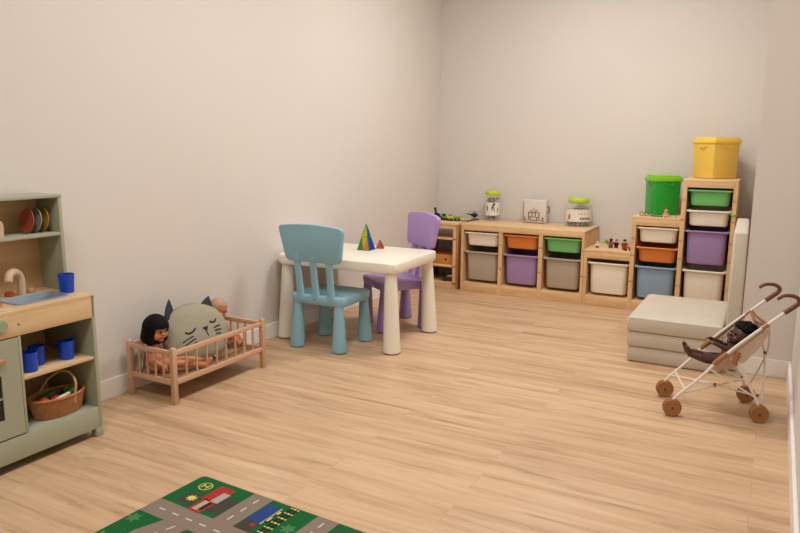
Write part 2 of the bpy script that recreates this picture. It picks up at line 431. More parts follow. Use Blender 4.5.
def shelf_unit_low():
    t = thing('storage_unit', 'low wide pine storage frame with three columns of bins', 'storage unit')
    w, h = .937, .522
    gr = [.115, .19, .25, .385]
    post(t, 0, .018, h - .012, [.2, .38], 'side_panel'); post(t, w - .018, w, h - .012, [.2, .38], 'side_panel')
    post(t, .302, .332, h - .012, [.2, .38], 'divider'); post(t, .608, .638, h - .012, [.2, .38], 'divider')
    obj('top_panel', B(0, w, -.001, DEP, h - .018, h), M_pineY, t)
    obj('front_rail', B(.018, w - .018, -.0012, .018, h - .048, h - .018, .001), M_pine, t)
    obj('plinth', B(.018, w - .018, 0.001, .019, 0.0, .072, .001), M_pine, t)
    obj('bottom_panel', B(.018, w - .018, .019, DEP, .055, .070, .001), M_pine, t)
    obj('back_rail', B(.018, w - .018, DEP - .018, DEP, .2, .28, .001), M_pine, t)
    return t
shelf_unit_low()
def step_unit():
    t = thing('storage_unit', 'stepped pine storage frame rising to the right', 'storage unit', (.9395, 0, 0))
    xs = [(0, .022), (.310, .338), (.612, .640), (.912, .9365)]; hs = [.40, .648, .905]
    post(t, *xs[0], hs[0] - .012, [.2], 'side_panel'); post(t, *xs[1], hs[1] - .012, [.2, .38, .5], 'divider')
    post(t, *xs[2], hs[2] - .012, [.2, .38, .5, .64, .77], 'divider'); post(t, *xs[3], hs[2] - .012, [.2, .38, .5, .64, .77], 'side_panel')
    for i in range(3):
        a = xs[i][0] if i == 0 else xs[i][0]; b = xs[i + 1][1] if i == 2 else xs[i + 1][0]
        obj('top_panel', B(a, b, -.001, DEP, hs[i] - .018, hs[i]), M_pineY, t)
        obj('front_rail', B(xs[i][1], xs[i + 1][0], -.0008, .018, hs[i] - (.062, .060, .052)[i], hs[i] - .018, .001), M_pine, t)
    obj('plinth', B(.022, .912, 0.001, .019, 0, .072, .001), M_pine, t)
    obj('bottom_panel', B(.022, .912, .019, DEP, .055, .070, .001), M_pine, t)
    return t
step_unit()
def bin_mesh(w, h):
    """tapered tray, rolled rim; rim top at z=h"""
    d = .40; bm = bmesh.new()
    rr = lambda ww, dd, r, z: rrect(ww, dd, r, z, 6)
    out = [rr(w - .062, d - .07, .03, 0), rr(w - .048, d - .056, .035, .004), rr(w - .043, d - .05, .036, .012), rr(w - .030, d - .034, .036, h - .016), rr(w - .030, d - .034, .036, h - .012)]
    rim = [rr(w - .003, d - .004, .022, h - .011), rr(w, d, .023, h - .008), rr(w, d, .023, h - .002), rr(w - .003, d - .003, .022, h)]
    inn = [rr(w - .034, d - .038, .034, h), rr(w - .040, d - .044, .034, h - .02), rr(w - .052, d - .06, .032, .010)]
    loft(bm, out + rim + inn)
    return bm
BC = {}
def tray(x0, x1, ztop, h, m, label):
    w = round(x1 - x0 - .001, 4); key = (w, h, m.name)
    if key not in BC:
        o = obj('storage_bin', bin_mesh(w, h), m, ang=35); BC[key] = o
    else:
        o = BC[key].copy(); COL.objects.link(o)
    o.location = ((x0 + x1) / 2, .2035, ztop - h)
    tag(o, label, 'storage bin', 'plastic bins in the pine frames')
    return o
lo = [(.018, .302), (.332, .608), (.638, .919)]
sh, dp_ = .103, .222
tray(*lo[0], .460, sh, M_binwhite, 'shallow white bin at top left of the low frame')
tray(*lo[1], .460, sh, M_binorange, 'shallow orange bin in the low frame\'s middle column')
tray(*lo[2], .460, sh, M_bingreen, 'shallow green bin at top right of the low frame')
tray(*lo[0], .313, dp_, M_bingrey, 'deep grey bin in the low frame\'s left column')
tray(*lo[1], .313, dp_, M_binpurple, 'deep purple bin in the low frame between two grey bins')
tray(*lo[2], .313, dp_, M_bingrey, 'deep grey bin in low frame under the green one')
st = [(.9615, 1.2495), (1.2775, 1.5515), (1.5795, 1.8515)]
tray(*st[0], .310, dp_, M_binwhite, 'deep white bin in the stepped frame\'s lowest step')
tray(*st[1], .577, sh, M_binwhite, 'shallow white bin above the orange bin in stepped frame')
tray(*st[1], .442, sh, M_binorange, 'shallow orange bin in the stepped frame\'s middle column')
tray(*st[1], .310, dp_, M_binblue, 'deep blue bin at bottom of the stepped frame\'s middle column')
tray(*st[2], .838, sh, M_bingreen, 'shallow green bin at the top of the tallest column')
tray(*st[2], .706, sh, M_binwhite, 'shallow white bin under green bin in tallest column')
tray(*st[2], .573, dp_, M_binpurple, 'deep purple bin in the tallest column')
tray(*st[2], .312, dp_, M_binwhite, 'deep white bin under the purple one in tallest column')

# ------------------------------------------------------------------ open wooden shelf in the left back corner
M_redwood = wood('reddish_pine', 'C58A5A', 'A86A3E', 'Z', .55)
M_honey = wood('honey_box', 'D08A44', 'BC7430', 'X', .5)
ow = thing('wooden_shelf', 'open wooden shelf in the back corner behind the purple chair', 'shelf', (-.385, .02, 0))
w, h, d = .350, .522, .36
obj('side_panel', B(0, .018, 0, d, 0, h - .02), M_redwood, ow); obj('side_panel', B(w - .018, w, 0.004, d, 0, h - .02), M_redwood, ow)
obj('front_post', B(w - .045, w - .018, 0, .018, 0, h - .02), M_pineZ, ow); obj('front_post', B(.018, .045, 0, .018, 0, h - .02), M_pineZ, ow)
obj('top_panel', B(-.004, w + .004, -.006, d, h - .02, h), M_pineY, ow)
obj('front_rail', B(.045, w - .045, 0, .016, h - .052, h - .02), M_pine, ow)
for z in (.385, .170, .035): obj('shelf_board', B(.018, w - .018, .0, d, z, z + .014), M_pine, ow)
obj('plinth', B(.045, w - .045, 0.002, .018, 0, .035), M_pine, ow)
wb = thing('wooden_box', 'honey coloured wooden box with finger hole on the corner shelf', 'box', (-.385 + w / 2, .06, .184))
bm = bmesh.new(); box(bm, -.127, .127, 0, .012, 0, .075, .001); obj('front_panel', bm, M_honey, wb)
bm = bmesh.new(); box(bm, -.127, .127, .012, .24, 0, .070, .001); obj('body', bm, M_honey, wb)
bm = bmesh.new(); lathe(bm, [(.009, 0), (.009, .001)], n=16)
for v in bm.verts: v.co = Vector((v.co.x + .055, -v.co.z, v.co.y + .04))
obj('finger_hole', bm, M_black, wb)
# dark toy car on its lowest board
def toy_car(label, loc, rz, s, mb, mw, mglass, group=None):
    t = thing('toy_car', label, 'toy car', loc, rz, group)
    bm = bmesh.new()
    prof = [(-.05, .008), (-.052, .020), (-.040, .026), (-.026, .028), (-.014, .042), (.018, .043), (.032, .029), (.050, .025), (.052, .010)]
    loft(bm, [[(x * s, -y_ * s, z * s) for x, z in prof] for y_ in (-.021, -.017, .017, .021)])
    obj('body', bm, mb, t, ang=30)
    bm = bmesh.new(); prof = [(-.022, .0295), (-.0125, .0405), (.0165, .0415), (.027, .030)]
    loft(bm, [[(x * s, y_ * s, z * s) for x, z in prof] for y_ in (-.0216, .0216)]); obj('window_band', bm, mglass, t)
    for x in (-.03, .03):
        for y_ in (-.021, .021):
            bm = bmesh.new(); lathe(bm, [(.008 * s, -.004 * s), (.0115 * s, -.003 * s), (.0115 * s, .003 * s), (.008 * s, .004 * s)], n=16)
            for v in bm.verts: v.co = Vector((v.co.x + x * s, v.co.z + y_ * s, v.co.y + .0118 * s))
            obj('wheel', bm, mw, t)
    return t
M_maroon = mat('maroon_toy', '4A1A24', .4); M_silver = mat('silver_toy', 'B8B4B0', .3, .8)
toy_car('dark toy car on the lowest board of the corner shelf', (-.125, .09, .049), .25, 1.25, M_maroon, M_black, M_silver)

# ------------------------------------------------------------------ toys on top of the corner shelf: rail track, train wagons, figures
M_tgreen = mat('toy_green', '6FA03A', .5); M_tred = mat('toy_red', 'A83A28', .5); M_tyel = mat('toy_yellow', 'D8C84A', .5)
M_darkg = mat('dark_track', '22241E', .5)
tk = obj('toy_track', bmesh.new(), M_darkg)
bm = bmesh.new()
tp = [(-.345, .20), (-.25, .155), (-.16, .13), (-.08, .14), (-.03, .18), (.0, .24), (.01, .31)]
for off in (-.012, .012):
    tube(bm, [(x, y + off, .5255) for x, y in tp], .0025, n=6)
for i in range(14):
    f_ = i / 13 * (len(tp) - 1); k = min(int(f_), len(tp) - 2); q = Vector(tp[k]).lerp(Vector(tp[k + 1]), f_ - k)
    box(bm, q.x - .004, q.x + .004, q.y - .018, q.y + .018, .522, .5255)
bm.to_mesh(tk.data); bm.free(); tag(tk, 'thin dark toy track running across the corner shelf top', 'toy track')
def wagon(label, x, y, rz, m1, m2, z=.528):
    t = thing('toy_wagon', label, 'toy wagon', (x, y, z), rz, 'toy wagons on the track'); t.scale = (1.3, 1.3, 1.45)
    bm = bmesh.new(); box(bm, -.019, .019, -.010, .010, .006, .020, .002); obj('body', bm, m1, t)
    bm = bmesh.new(); box(bm, -.010, .010, -.008, .008, .020, .031, .003); obj('load', bm, m2, t)
    for sx in (-.011, .011):
        for sy in (-.010, .010):
            bm = bmesh.new(); lathe(bm, [(.006, -.002), (.006, .002)], n=12)
            for v in bm.verts: v.co = Vector((v.co.x + sx, v.co.z + sy, v.co.y + .006))
            obj('wheel', bm, M_black, t)
wagon('pale green toy wagon nearest the purple chair on corner shelf', -.215, .142, -.15, M_tgreen, M_black)
wagon('green and yellow toy wagon, middle of three on the track', -.156, .131, -.05, M_tyel, M_tgreen)
wagon('green toy wagon, rightmost of three on the track', -.098, .137, .1, M_tgreen, M_tyel)
t = thing('toy_helicopter', 'small dark toy helicopter standing at track end on shelf corner', 'toy', (-.02, .30, .5275), .5); t.scale = (1.3, 1.3, 1.3)
bm = bmesh.new(); ell(bm, (0, 0, .025), (.022, .013, .014), u=16, v=10); tube(bm, [(-.015, 0, .027), (-.05, 0, .034)], .003, rads=[.006, .002]); obj('body', bm, M_black, t)
bm = bmesh.new(); box(bm, -.035, .035, -.002, .002, .044, .0455); box(bm, -.002, .002, -.035, .035, .044, .0455); tube(bm, [(0, 0, .036), (0, 0, .045)], .0015, n=6); obj('rotor', bm, M_black, t)
bm = bmesh.new()
for s in (-.012, .012):
    tube(bm, [(-.02, s, .002), (.022, s, .002)], .0015, n=6); tube(bm, [(0, s, .002), (0, s * .6, .018)], .0015, n=6)
obj('skid', bm, M_black, t)
t = thing('toy_figure', 'small black standing toy animal with raised neck behind purple chair', 'toy', (-.262, .12, .522), 2.6); t.scale = (1.7, 1.7, 1.5)
bm = bmesh.new()
capsule(bm, (-.012, 0, .028), (.012, 0, .03), .009, .009); capsule(bm, (.012, 0, .032), (.018, 0, .06), .006, .005); capsule(bm, (.018, 0, .061), (.029, 0, .056), .006, .003)
for x in (-.014, .013):
    for y in (-.005, .005): capsule(bm, (x, y, .026), (x, y, .004), .004, .0035, n=8)
o = remeshed('body', bm, M_black, t, voxel=.0018, it=2)

# ------------------------------------------------------------------ jars and picture case on the low frame
M_glass = mat('clear_plastic', 'F2F2EC', .08, .5, alpha=.14)
M_lime = mat('lime_lid', 'BCD42A', .4)
M_label = mat('jar_label', 'E4DECE', .6)
def jar(label, x, y, r, h, neck, kind):
    t = thing('toy_jar', label, 'jar', (x, y, .522), 0, 'lime-lidded jars')
    bm = bmesh.new(); hb = h * .80
    prof = [(r * .93, 0), (r, .006), (r, hb - .02), (r * .97, hb - .008), (neck, hb + .004), (neck, h - .022)]
    lathe(bm, prof, n=36); obj('body', bm, M_glass, t)
    bm = bmesh.new(); lathe(bm, [(neck + .006, h - .030), (neck + .008, h - .027), (neck + .008, h - .005), (neck + .004, h), (neck * .8, h + .001)], n=36); obj('lid', bm, M_lime, t)
    # wrapped label
    bm = bmesh.new(); n = 30; a0, a1 = -PI * .82, PI * .02
    z0, z1 = h * .18, h * .62
    for k in range(n):
        aa = a0 + (a1 - a0) * k / n; ab = a0 + (a1 - a0) * (k + 1) / n; R = r + .0008
        bm.faces.new([bm.verts.new((R * math.cos(q), R * math.sin(q), z)) for q, z in ((aa, z0), (ab, z0), (ab, z1), (aa, z1))])
    bmesh.ops.remove_doubles(bm, verts=bm.verts, dist=1e-5); lb = obj('label_wrap', bm, M_label, t)
    # printed marks on label as thin curved patches
    def patch(bm, ac, zc, wa, hz, R, mi=0, rot=0):
        pts = [(-1, -.6), (-.4, -1), (.6, -.8), (1, .2), (.3, .5), (.1, 1), (-.6, .4)]
        f = bm.faces.new([bm.verts.new((R * math.cos(ac + px * wa), R * math.sin(ac + px * wa), zc + pz * hz)) for px, pz in pts]); f.material_index = mi
    bm = bmesh.new(); R = r + .0016
    return t, R, patch, z0, z1
def animal_print(bm, ac, zc, s, R, flip=1):
    P = lambda a, z: (R * math.cos(ac + flip * a * s / R), R * math.sin(ac + flip * a * s / R), zc + z * s)
    for poly in ([(-1, .2), (.7, .3), (.7, .9), (-1, .8)], [(-1, -.8), (-.75, -.8), (-.7, .3), (-1, .3)], [(.4, -.8), (.65, -.8), (.7, .4), (.4, .4)], [(.5, .6), (1.0, 1.5), (1.5, 1.2), (1.4, 1.0), (.9, .5)], [(-1, .8), (-1.3, .1), (-1.2, 0), (-.9, .6)]):
        bm.faces.new([bm.verts.new(P(a, z)) for a, z in poly])
t, R, patch, z0, z1 = jar('tall jar with lime lid and black animal print on low frame', .108, .36, .060, .232, .050, 0)
bm = bmesh.new(); animal_print(bm, -1.50, .100, .028, R); animal_print(bm, -.80, .086, .020, R, -1); obj('printed_animals', bm, M_black, t, ang=None)
bm = bmesh.new()
for i in range(90):
    a = random.random() * 2 * PI; rr_ = random.random() ** .5 * .044; zz = random.choice([.008 + random.random() * .10, .115 + random.random() * .055])
    ell(bm, (rr_ * math.cos(a), rr_ * math.sin(a), zz + .005), (.011, .007, .008), Euler((0, 0, a)), mi=random.choice([0, 0, 1, 2]), u=8, v=6)
o = obj('toy_filling', bm, [mat('dark_filling', '3A3A2C', .6), M_tgreen, mat('tan_filling', '8A6A40', .6)], t); o['kind'] = 'stuff'
t, R, patch, z0, z1 = jar('wide jar with lime lid at right end of low frame', .798, .35, .098, .205, .070, 1)
bm = bmesh.new()
for k in range(5): patch(bm, -1.15 + k * .17, .062, .065, .010, R)
for k in range(3): patch(bm, -1.3 + k * .2, .095, .03, .006, R)
obj('printed_marks', bm, M_black, t, ang=None)
bm = bmesh.new(); patch(bm, -2.05, .075, .10, .024, R); obj('printed_red_figure', bm, M_tred, t, ang=None)
bm = bmesh.new(); patch(bm, -.42, .055, .06, .010, R); obj('printed_red_mark', bm, M_tred, t, ang=None)
bm = bmesh.new()
for i in range(220):
    a = random.random() * 2 * PI; rr_ = random.random() ** .5 * .078
    ell(bm, (rr_ * math.cos(a), rr_ * math.sin(a), .012 + random.random() * .11), (.014, .009, .010), Euler((0, 0, a)), mi=random.choice([0, 1, 2]), u=8, v=6)
o = obj('toy_filling', bm, [mat('khaki_filling', '8A8A5A', .6), mat('pale_filling', 'B8AC88', .6), mat('umber_filling', '5A4A34', .6)], t); o['kind'] = 'stuff'

t = thing('carry_case', 'clear white carry case with dark red castle drawing between jars', 'case', (.462, .36, .522), -.05)
M_case = mat('case_plastic', 'E8DED4', .3, .5, alpha=.8); M_rededge = mat('case_red_print', '5E2420', .5)
bm = bmesh.new(); box(bm, -.096, .096, -.035, .035, 0, .180, .006); obj('body', bm, M_case, t)
bm = bmesh.new()
for x0, x1, z0, z1 in ((-.088, -.083, .02, .16), (-.088, .088, .004, .007)): box(bm, x0, x1, -.0362, -.0352, z0, z1)
for x0, x1, z0, z1 in ((-.045, -.039, .02, .085), (-.016, -.010, .05, .095), (.010, .016, .05, .095), (.040, .046, .02, .085), (-.045, .046, .078, .083), (-.045, .046, .045, .049), (-.03, -.024, .02, .045), (.022, .028, .02, .045), (-.075, -.069, .02, .048), (.068, .074, .02, .045), (-.09, -.055, .018, .023), (-.03, .035, .018, .023), (.055, .085, .018, .023), (-.03, -.02, .092, .10), (.02, .03, .092, .10), (-.005, .005, .10, .108), (.07, .08, .035, .045)):
    box(bm, x0, x1, -.0362, -.0352, z0, z1)
obj('printed_drawing', bm, M_rededge, t, ang=None)
bm = bmesh.new(); tube(bm, [(.094, 0, .13), (.106, 0, .125), (.110, 0, .105), (.106, 0, .085), (.094, 0, .08)], .004, n=8); obj('side_handle', bm, M_rededge, t)
bm = bmesh.new(); tube(bm, [(-.092, -.03, .166), (-.05, -.03, .170), (-.04, -.03, .166)], .002, n=6); obj('top_clip', bm, M_rededge, t)

# ------------------------------------------------------------------ lidded tubs
def tub(label, x, y, z, rz, s, h, mb, ml, group):
    t = thing('lidded_tub', label, 'storage tub', (x, y, z), rz, group)
    bm = bmesh.new(); k = .89; c = .012
    rings = [rrect(s * k, s * k, c, .003, 2), rrect(s * (k + .02), s * (k + .02), c, .012, 2), rrect(s * .965, s * .965, c, h - .035, 2), rrect(s * .965, s * .965, c, h - .03, 2)]
    loft(bm, rings)
    for a in (-1, 1):
        for b in (-1, 1): box(bm, a * s * .36 - .012, a * s * .36 + .012, b * s * .36 - .012, b * s * .36 + .012, 0, .004)
    obj('body', bm, mb, t, ang=30)
    bm = bmesh.new()
    loft(bm, [rrect(s * 1.02, s * 1.02, c, h - .040, 3), rrect(s * 1.03, s * 1.03, c, h - .036, 3), rrect(s * 1.03, s * 1.03, c, h - .018, 3), rrect(s * 1.01, s * 1.01, c, h - .012, 3), rrect(s * .93, s * .93, c, h - .012, 3), rrect(s * .92, s * .92, c, h - .002, 3), rrect(s * .90, s * .90, c, h, 3)])
    obj('lid', bm, ml, t, ang=30)
    for q in range(4):
        bm = bmesh.new(); y0 = -s * .487
        tube(bm, [(-.030, y0 + .002, h - .048), (-.026, y0 - .007, h - .060), (0, y0 - .010, h - .066), (.026, y0 - .007, h - .060), (.030, y0 + .002, h - .048)], .0035, n=8)
        hd = obj('grip', bm, mb, t, rot=(0, 0, q * PI / 2))
M_gb = mat('tub_green', '14A032', .32, .5, coat=.2); M_gl = mat('tub_green_lid', '7CCB1E', .35)
M_yb = mat('tub_yellow', 'EEC452', .32, .5, coat=.2); M_yl = mat('tub_yellow_lid', 'F4CE50', .35)
tub('green lidded tub with lime lid on the middle step', 1.396, .25, .648, math.radians(-58), .186, .270, M_gb, M_gl, 'lidded tubs')
tub('yellow lidded tub on top of the tallest column', 1.712, .262, .905, math.radians(-45), .214, .270, M_yb, M_yl, 'lidded tubs')

# ------------------------------------------------------------------ tiny toys on the steps
M_skin_t = mat('toy_skin', 'D8A080', .5); M_brown_t = mat('toy_brown', '6A4030', .5); M_white_t = mat('toy_white', 'E8E0D4', .5)
t = thing('toy_figure', 'small pale toy baby figure in front of green tub', 'toy', (1.455, .045, .648), .2)
bm = bmesh.new(); capsule(bm, (0, 0, .012), (0, 0, .022), .012, .010); ell(bm, (0, 0, .042), .014)
for s in (-1, 1): capsule(bm, (s * .009, 0, .024), (s * .018, -.006, .014), .0045, .004, 8); capsule(bm, (s * .006, -.004, .008), (s * .009, -.022, .006), .0055, .005, 8)
remeshed('body', bm, M_skin_t, t, voxel=.0018, it=2)
bm = bmesh.new(); ell(bm, (0, .003, .047), (.0148, .0140, .0120)); obj('hair', bm, M_brown_t, t)
for s in (-1, 1): obj('eye', ell(bmesh.new(), (s * .005, -.0135, .043), .0018, u=8, v=6), M_black, t)
t = thing('toy_glasses', 'tiny green toy glasses lying left of the green tub', 'toy', (1.315, .05, .648), .1)
bm = bmesh.new()
for s in (-1, 1):
    tube(bm, [(s * .015 + .012 * math.cos(a), 0, .0145 + .012 * math.sin(a)) for a in [k * PI / 6 for k in range(13)]], .0022, n=6)
    tube(bm, [(s * .027, 0, .016), (s * .030, .035, .012), (s * .029, .045, .004)], .0018, n=6)
obj('frame', bm, mat('dark_green_toy', '1A4A2A', .4), t)
t = thing('toy_snake', 'thin dark green toy snake lying in front of green tub', 'toy', (1.39, .04, .648))
bm = bmesh.new(); tube(bm, [(-.04, 0, .004), (-.02, .008, .004), (.0, -.005, .004), (.02, .004, .004), (.045, -.004, .004)], .003, rads=[.002, .0035, .0035, .0035, .004], n=8); obj('body', bm, mat('snake_green', '22502A', .5), t)
t = thing('toy_button', 'flat grey toy disc at the middle step\'s right front', 'toy', (1.51, .04, .648)); obj('body', lathe(bmesh.new(), [(.012, 0), (.014, .003), (.010, .008)], n=20), M_silver, t)
def brick_figure(label, x, y, z, rz, cols, s=1.0, arms=True):
    t = thing('toy_figure', label, 'toy figure', (x, y, z), rz, 'small toy figures on the frame steps')
    bm = bmesh.new()
    for sx in (-1, 1): box(bm, sx * .006 * s - .0048 * s, sx * .006 * s + .0048 * s, -.005 * s, .005 * s, 0, .018 * s, .001)
    obj('legs', bm, cols[0], t)
    bm = bmesh.new(); loft(bm, [rrect(.024 * s, .012 * s, .002, .018 * s, 2), rrect(.018 * s, .011 * s, .002, .036 * s, 2)]); obj('torso', bm, cols[1], t)
    if arms:
        for sx in (-1, 1):
            bm = bmesh.new(); tube(bm, [(sx * .010 * s, 0, .034 * s), (sx * .016 * s, -.002 * s, .028 * s), (sx * .017 * s, -.010 * s, .022 * s)], .0032 * s, n=8); obj('arm', bm, cols[1], t)
    bm = bmesh.new(); lathe(bm, [(.005 * s, .036 * s), (.0078 * s, .038 * s), (.0078 * s, .048 * s), (.005 * s, .050 * s)], n=16); hd = obj('head', bm, cols[2], t)
    bm = bmesh.new(); lathe(bm, [(.0086 * s, .045 * s), (.009 * s, .050 * s), (.006 * s, .054 * s), (.002 * s, .055 * s)], n=16); obj('hair', bm, cols[3], t)
brick_figure('tiny white and dark toy figure at the lowest step\'s left', 1.005, .10, .40, .3, [M_black, M_white_t, M_tyel, M_white_t], .85)
brick_figure('tiny green toy figure at the back of the lowest step', 1.035, .26, .40, -.2, [M_white_t, M_tgreen, M_tgreen, M_tgreen], .8)
brick_figure('black toy figure with red parts mid lowest step', 1.090, .14, .40, .1, [M_black, M_tred, M_black, M_black], 1.25)
brick_figure('small black toy figure beside the red one on lowest step', 1.122, .17, .40, -.3, [M_black, M_black, M_white_t, M_tred], 1.1)
brick_figure('red toy figure with dark head at lowest step\'s right end', 1.192, .10, .40, .5, [M_tred, M_tred, M_tyel, M_black], 1.35)
t = thing('toy_motorcycle', 'tiny red toy motorcycle at right end of the lowest step', 'toy', (1.222, .06, .40), .7)
bm = bmesh.new(); tube(bm, [(-.018, 0, .014), (-.006, 0, .022), (.008, 0, .020), (.018, 0, .010)], .005, rads=[.003, .006, .006, .003], n=8); tube(bm, [(.016, -.008, .028), (.012, 0, .024), (.016, .008, .028)], .0015, n=6); obj('body', bm, M_tred, t)
for x in (-.016, .018):
    bm = bmesh.new(); lathe(bm, [(.006, -.002), (.009, -.0015), (.009, .0015), (.006, .002)], n=16)
    for v in bm.verts: v.co = Vector((v.co.x + x, v.co.z, v.co.y + .009))
    obj('wheel', bm, M_black, t)
t = thing('ribbon_tag', 'bright green ribbon tag on the tall column\'s right post', 'tag', (1.862, -.002, .688))
bm = bmesh.new(); tube(bm, [(-.02, -.004, .002), (-.006, -.006, -.001), (.006, -.006, .001), (.022, -.004, -.002)], .004, n=8, rads=[.002, .0045, .0045, .003]); obj('ribbon', bm, mat('ribbon_green', '6AC83A', .5), t)

# ------------------------------------------------------------------ folded mat, upright mat
def pad(bm, x0, x1, y0, y1, z0, z1, r=.012, puff=.006):
    nx, ny = 14, 14; cx, cy = (x0 + x1) / 2, (y0 + y1) / 2; W_, D_ = x1 - x0, y1 - y0
    rings = []
    prof = [(r, 0), (r * .3, r * .35), (0, r), (-puff * .4, (z1 - z0) / 2), (0, z1 - z0 - r), (r * .3, z1 - z0 - r * .35), (r, z1 - z0)]
    for ins, z in prof: rings.append(rrect(W_ - 2 * ins, D_ - 2 * ins, .014, z0 + z, 4, cx, cy))
    base = rings[-1]
    for k, dz in ((.85, .3), (.6, .75), (.3, 1)):
        rings.append([(cx + (x - cx) * k, cy + (y - cy) * k, z1 + puff * dz) for x, y, _ in base])
    loft(bm, rings)
mt = thing('folding_mat', 'cream padded folding mat stacked in three layers on floor', 'mat', (1.696, -.87, 0))
for i in range(3):
    bm = bmesh.new(); z0 = i * .0795 + .001; o_ = (.008, .0, .0)[i]
    pad(bm, -.231 + .004 * (2 - i), .226 - .003 * i, -.33, .33, z0, z0 + .0785, .011, .0015 if i < 2 else .006)
    for v in bm.verts:
        v.co.z += .0022 * noise.noise(Vector((v.co.x * 6, v.co.y * 6, i * 3.1))) if i == 2 and v.co.z > z0 + .06 else 0
    obj('mat_layer', bm, M_mat, mt, ang=60)
    bm = bmesh.new(); lp = rrect(.455 - .006 * i, .66, .014, z0 + .0735, 4, -.001, 0); 
    tube(bm, lp + [lp[0]], .0014, n=5, smoothp=False); obj('piping', bm, M_mat, mt)
bm = bmesh.new(); tube(bm, [(.219, -.333, .175), (.222, -.337, .155), (.220, -.335, .14)], .0015, n=6); obj('zip_pull', bm, M_black, mt)
bm = bmesh.new(); pad(bm, -.032, .032, -.38, .38, .001, .703, .010, .004)
um = obj('upright_mat', bm, mat('upright_mat_fabric', 'CCC2B2', .75, .3, noise_amt=.02, scale=6, bump=.1, bscale=60), ang=60)
um.location = (1.9455, -.735, 0); um.rotation_euler = (0, 0, math.radians(1.7)); tag(um, 'off-white padded mat standing on edge against the right wall niche', 'mat')

# ------------------------------------------------------------------ play kitchen
KX, KY = -.105, -3.178   # front plane x, right end y ; local: x = world X - XL..., y along wall
kt = thing('play_kitchen', 'sage green wooden play kitchen with hutch at left wall', 'play kitchen', (0, 0, 0))
x0, x1 = -.398, KX; y1 = KY; y0 = KY - .62; yd = -3.481
PT = .014
obj('side_panel', B(x0, x1, y1 - PT, y1, .035, .548), M_sage, kt)
obj('side_panel', B(x0, x1, y0, y0 + PT, .035, .548), M_sage, kt)
for (a, b) in ((y1 - .03, y1), (y0, y0 + .03)):
    for (c, d) in ((x1 - .03, x1), (x0, x0 + .03)): obj('foot', B(c, d, a, b, 0, .036), M_sage, kt)
obj('plinth', B(x1 - PT, x1, y0 + PT, y1 - PT, .035, .118), M_sage, kt)
obj('bottom_board', B(x0, x1 - PT, y0 + PT, y1 - PT, .105, .118), M_sage, kt)
obj('divider', B(x0, x1 - .001, yd, yd + .010, .118, .466), M_sage, kt)
obj('shelf_board', B(x0, x1 - .004, yd + .010, y1 - PT, .305, .317), M_birch, kt)
obj('back_panel', B(x0, x0 + .006, y0 + PT, y1 - PT, .118, .54), M_birchb, kt)
ap = obj('front_apron', B(x1 - PT, x1, y0 + PT, y1 - .006, .466, .540), M_birch, kt)
# worktop with sink cut-out: built from strips round the basin
sx0, sx1, sy0, sy1 = -.292, -.165, -3.425, -3.236
bm = bmesh.new()
for a in ((x0, sx0, y0, y1), (sx1, x1, y0, y1), (sx0, sx1, y0, sy0), (sx0, sx1, sy1, y1)): box(bm, a[0], a[1], a[2], a[3], .540, .552)
obj('worktop', bm, M_birch, kt, ang=None)
bm = bmesh.new()
rr = lambda ins, z: [(p[0], p[1], z) for p in rrect(sx1 - sx0 - 2 * ins, sy1 - sy0 - 2 * ins, max(.006, .022 - ins), z, 5, (sx0 + sx1) / 2, (sy0 + sy1) / 2)]
loft(bm, [rr(-.008, .552), rr(-.008, .556), rr(.000, .5565), rr(.002, .552), rr(.010, .520), rr(.02, .518)], cap0=False)
obj('sink_basin', bm, mat('sink_grey', '93A0A8', .4), kt)
M_stone = mat('faucet_beige', 'CDB296', .5)
bm = bmesh.new(); tube(bm, [(-.322, -3.315, .552), (-.322, -3.316, .606), (-.319, -3.326, .630), (-.306, -3.350, .643), (-.290, -3.378, .638), (-.282, -3.388, .616)], .0145, n=14)
obj('faucet', bm, M_stone, kt)
M_terra = mat('terracotta_knob', 'B05030', .5)
for (yy, m) in ((-3.356, M_terra), (-3.272, wood('knob_wood', 'D0A068', 'C09058', 'X'))):
    bm = bmesh.new(); lathe(bm, [(.014, .552), (.017, .556), (.016, .566), (.010, .569)], n=20, cx=-.335, cy=yy); obj('tap_knob', bm, m, kt)
for (xx, rad) in ((-.185, .052),):
    bm = bmesh.new(); lathe(bm, [(rad, .552), (rad, .557), (rad * .97, .559)], n=32, cx=-.245, cy=-3.500); obj('hob_ring', bm, mat('hob_terracotta', 'C07A54', .5), kt)
    bm = bmesh.new(); lathe(bm, [(.030, .552), (.030, .5565), (.028, .558)], n=32, cx=-.150, cy=-3.500); obj('hob_ring', bm, mat('hob_pale', 'D8BE98', .5), kt)
def fdisc(name, y, z, r, m, t_=.012, parent=kt):
    bm = bmesh.new(); lathe(bm, [(r, 0), (r, t_ * .7), (r * .9, t_)], n=24)
    for v in bm.verts: v.co = Vector((x1 + v.co.z, y + v.co.x, z + v.co.y))
    return obj(name, bm, m, parent)
fdisc('control_knob', -3.538, .512, .021, mat('knob_green', '9AA886', .5))
fdisc('control_knob', -3.66, .512, .021, bpy.data.materials['knob_green'])
fdisc('drill_hole', -3.475, .504, .0038, mat('hole_dark', '6A5A44', .8), .0008)
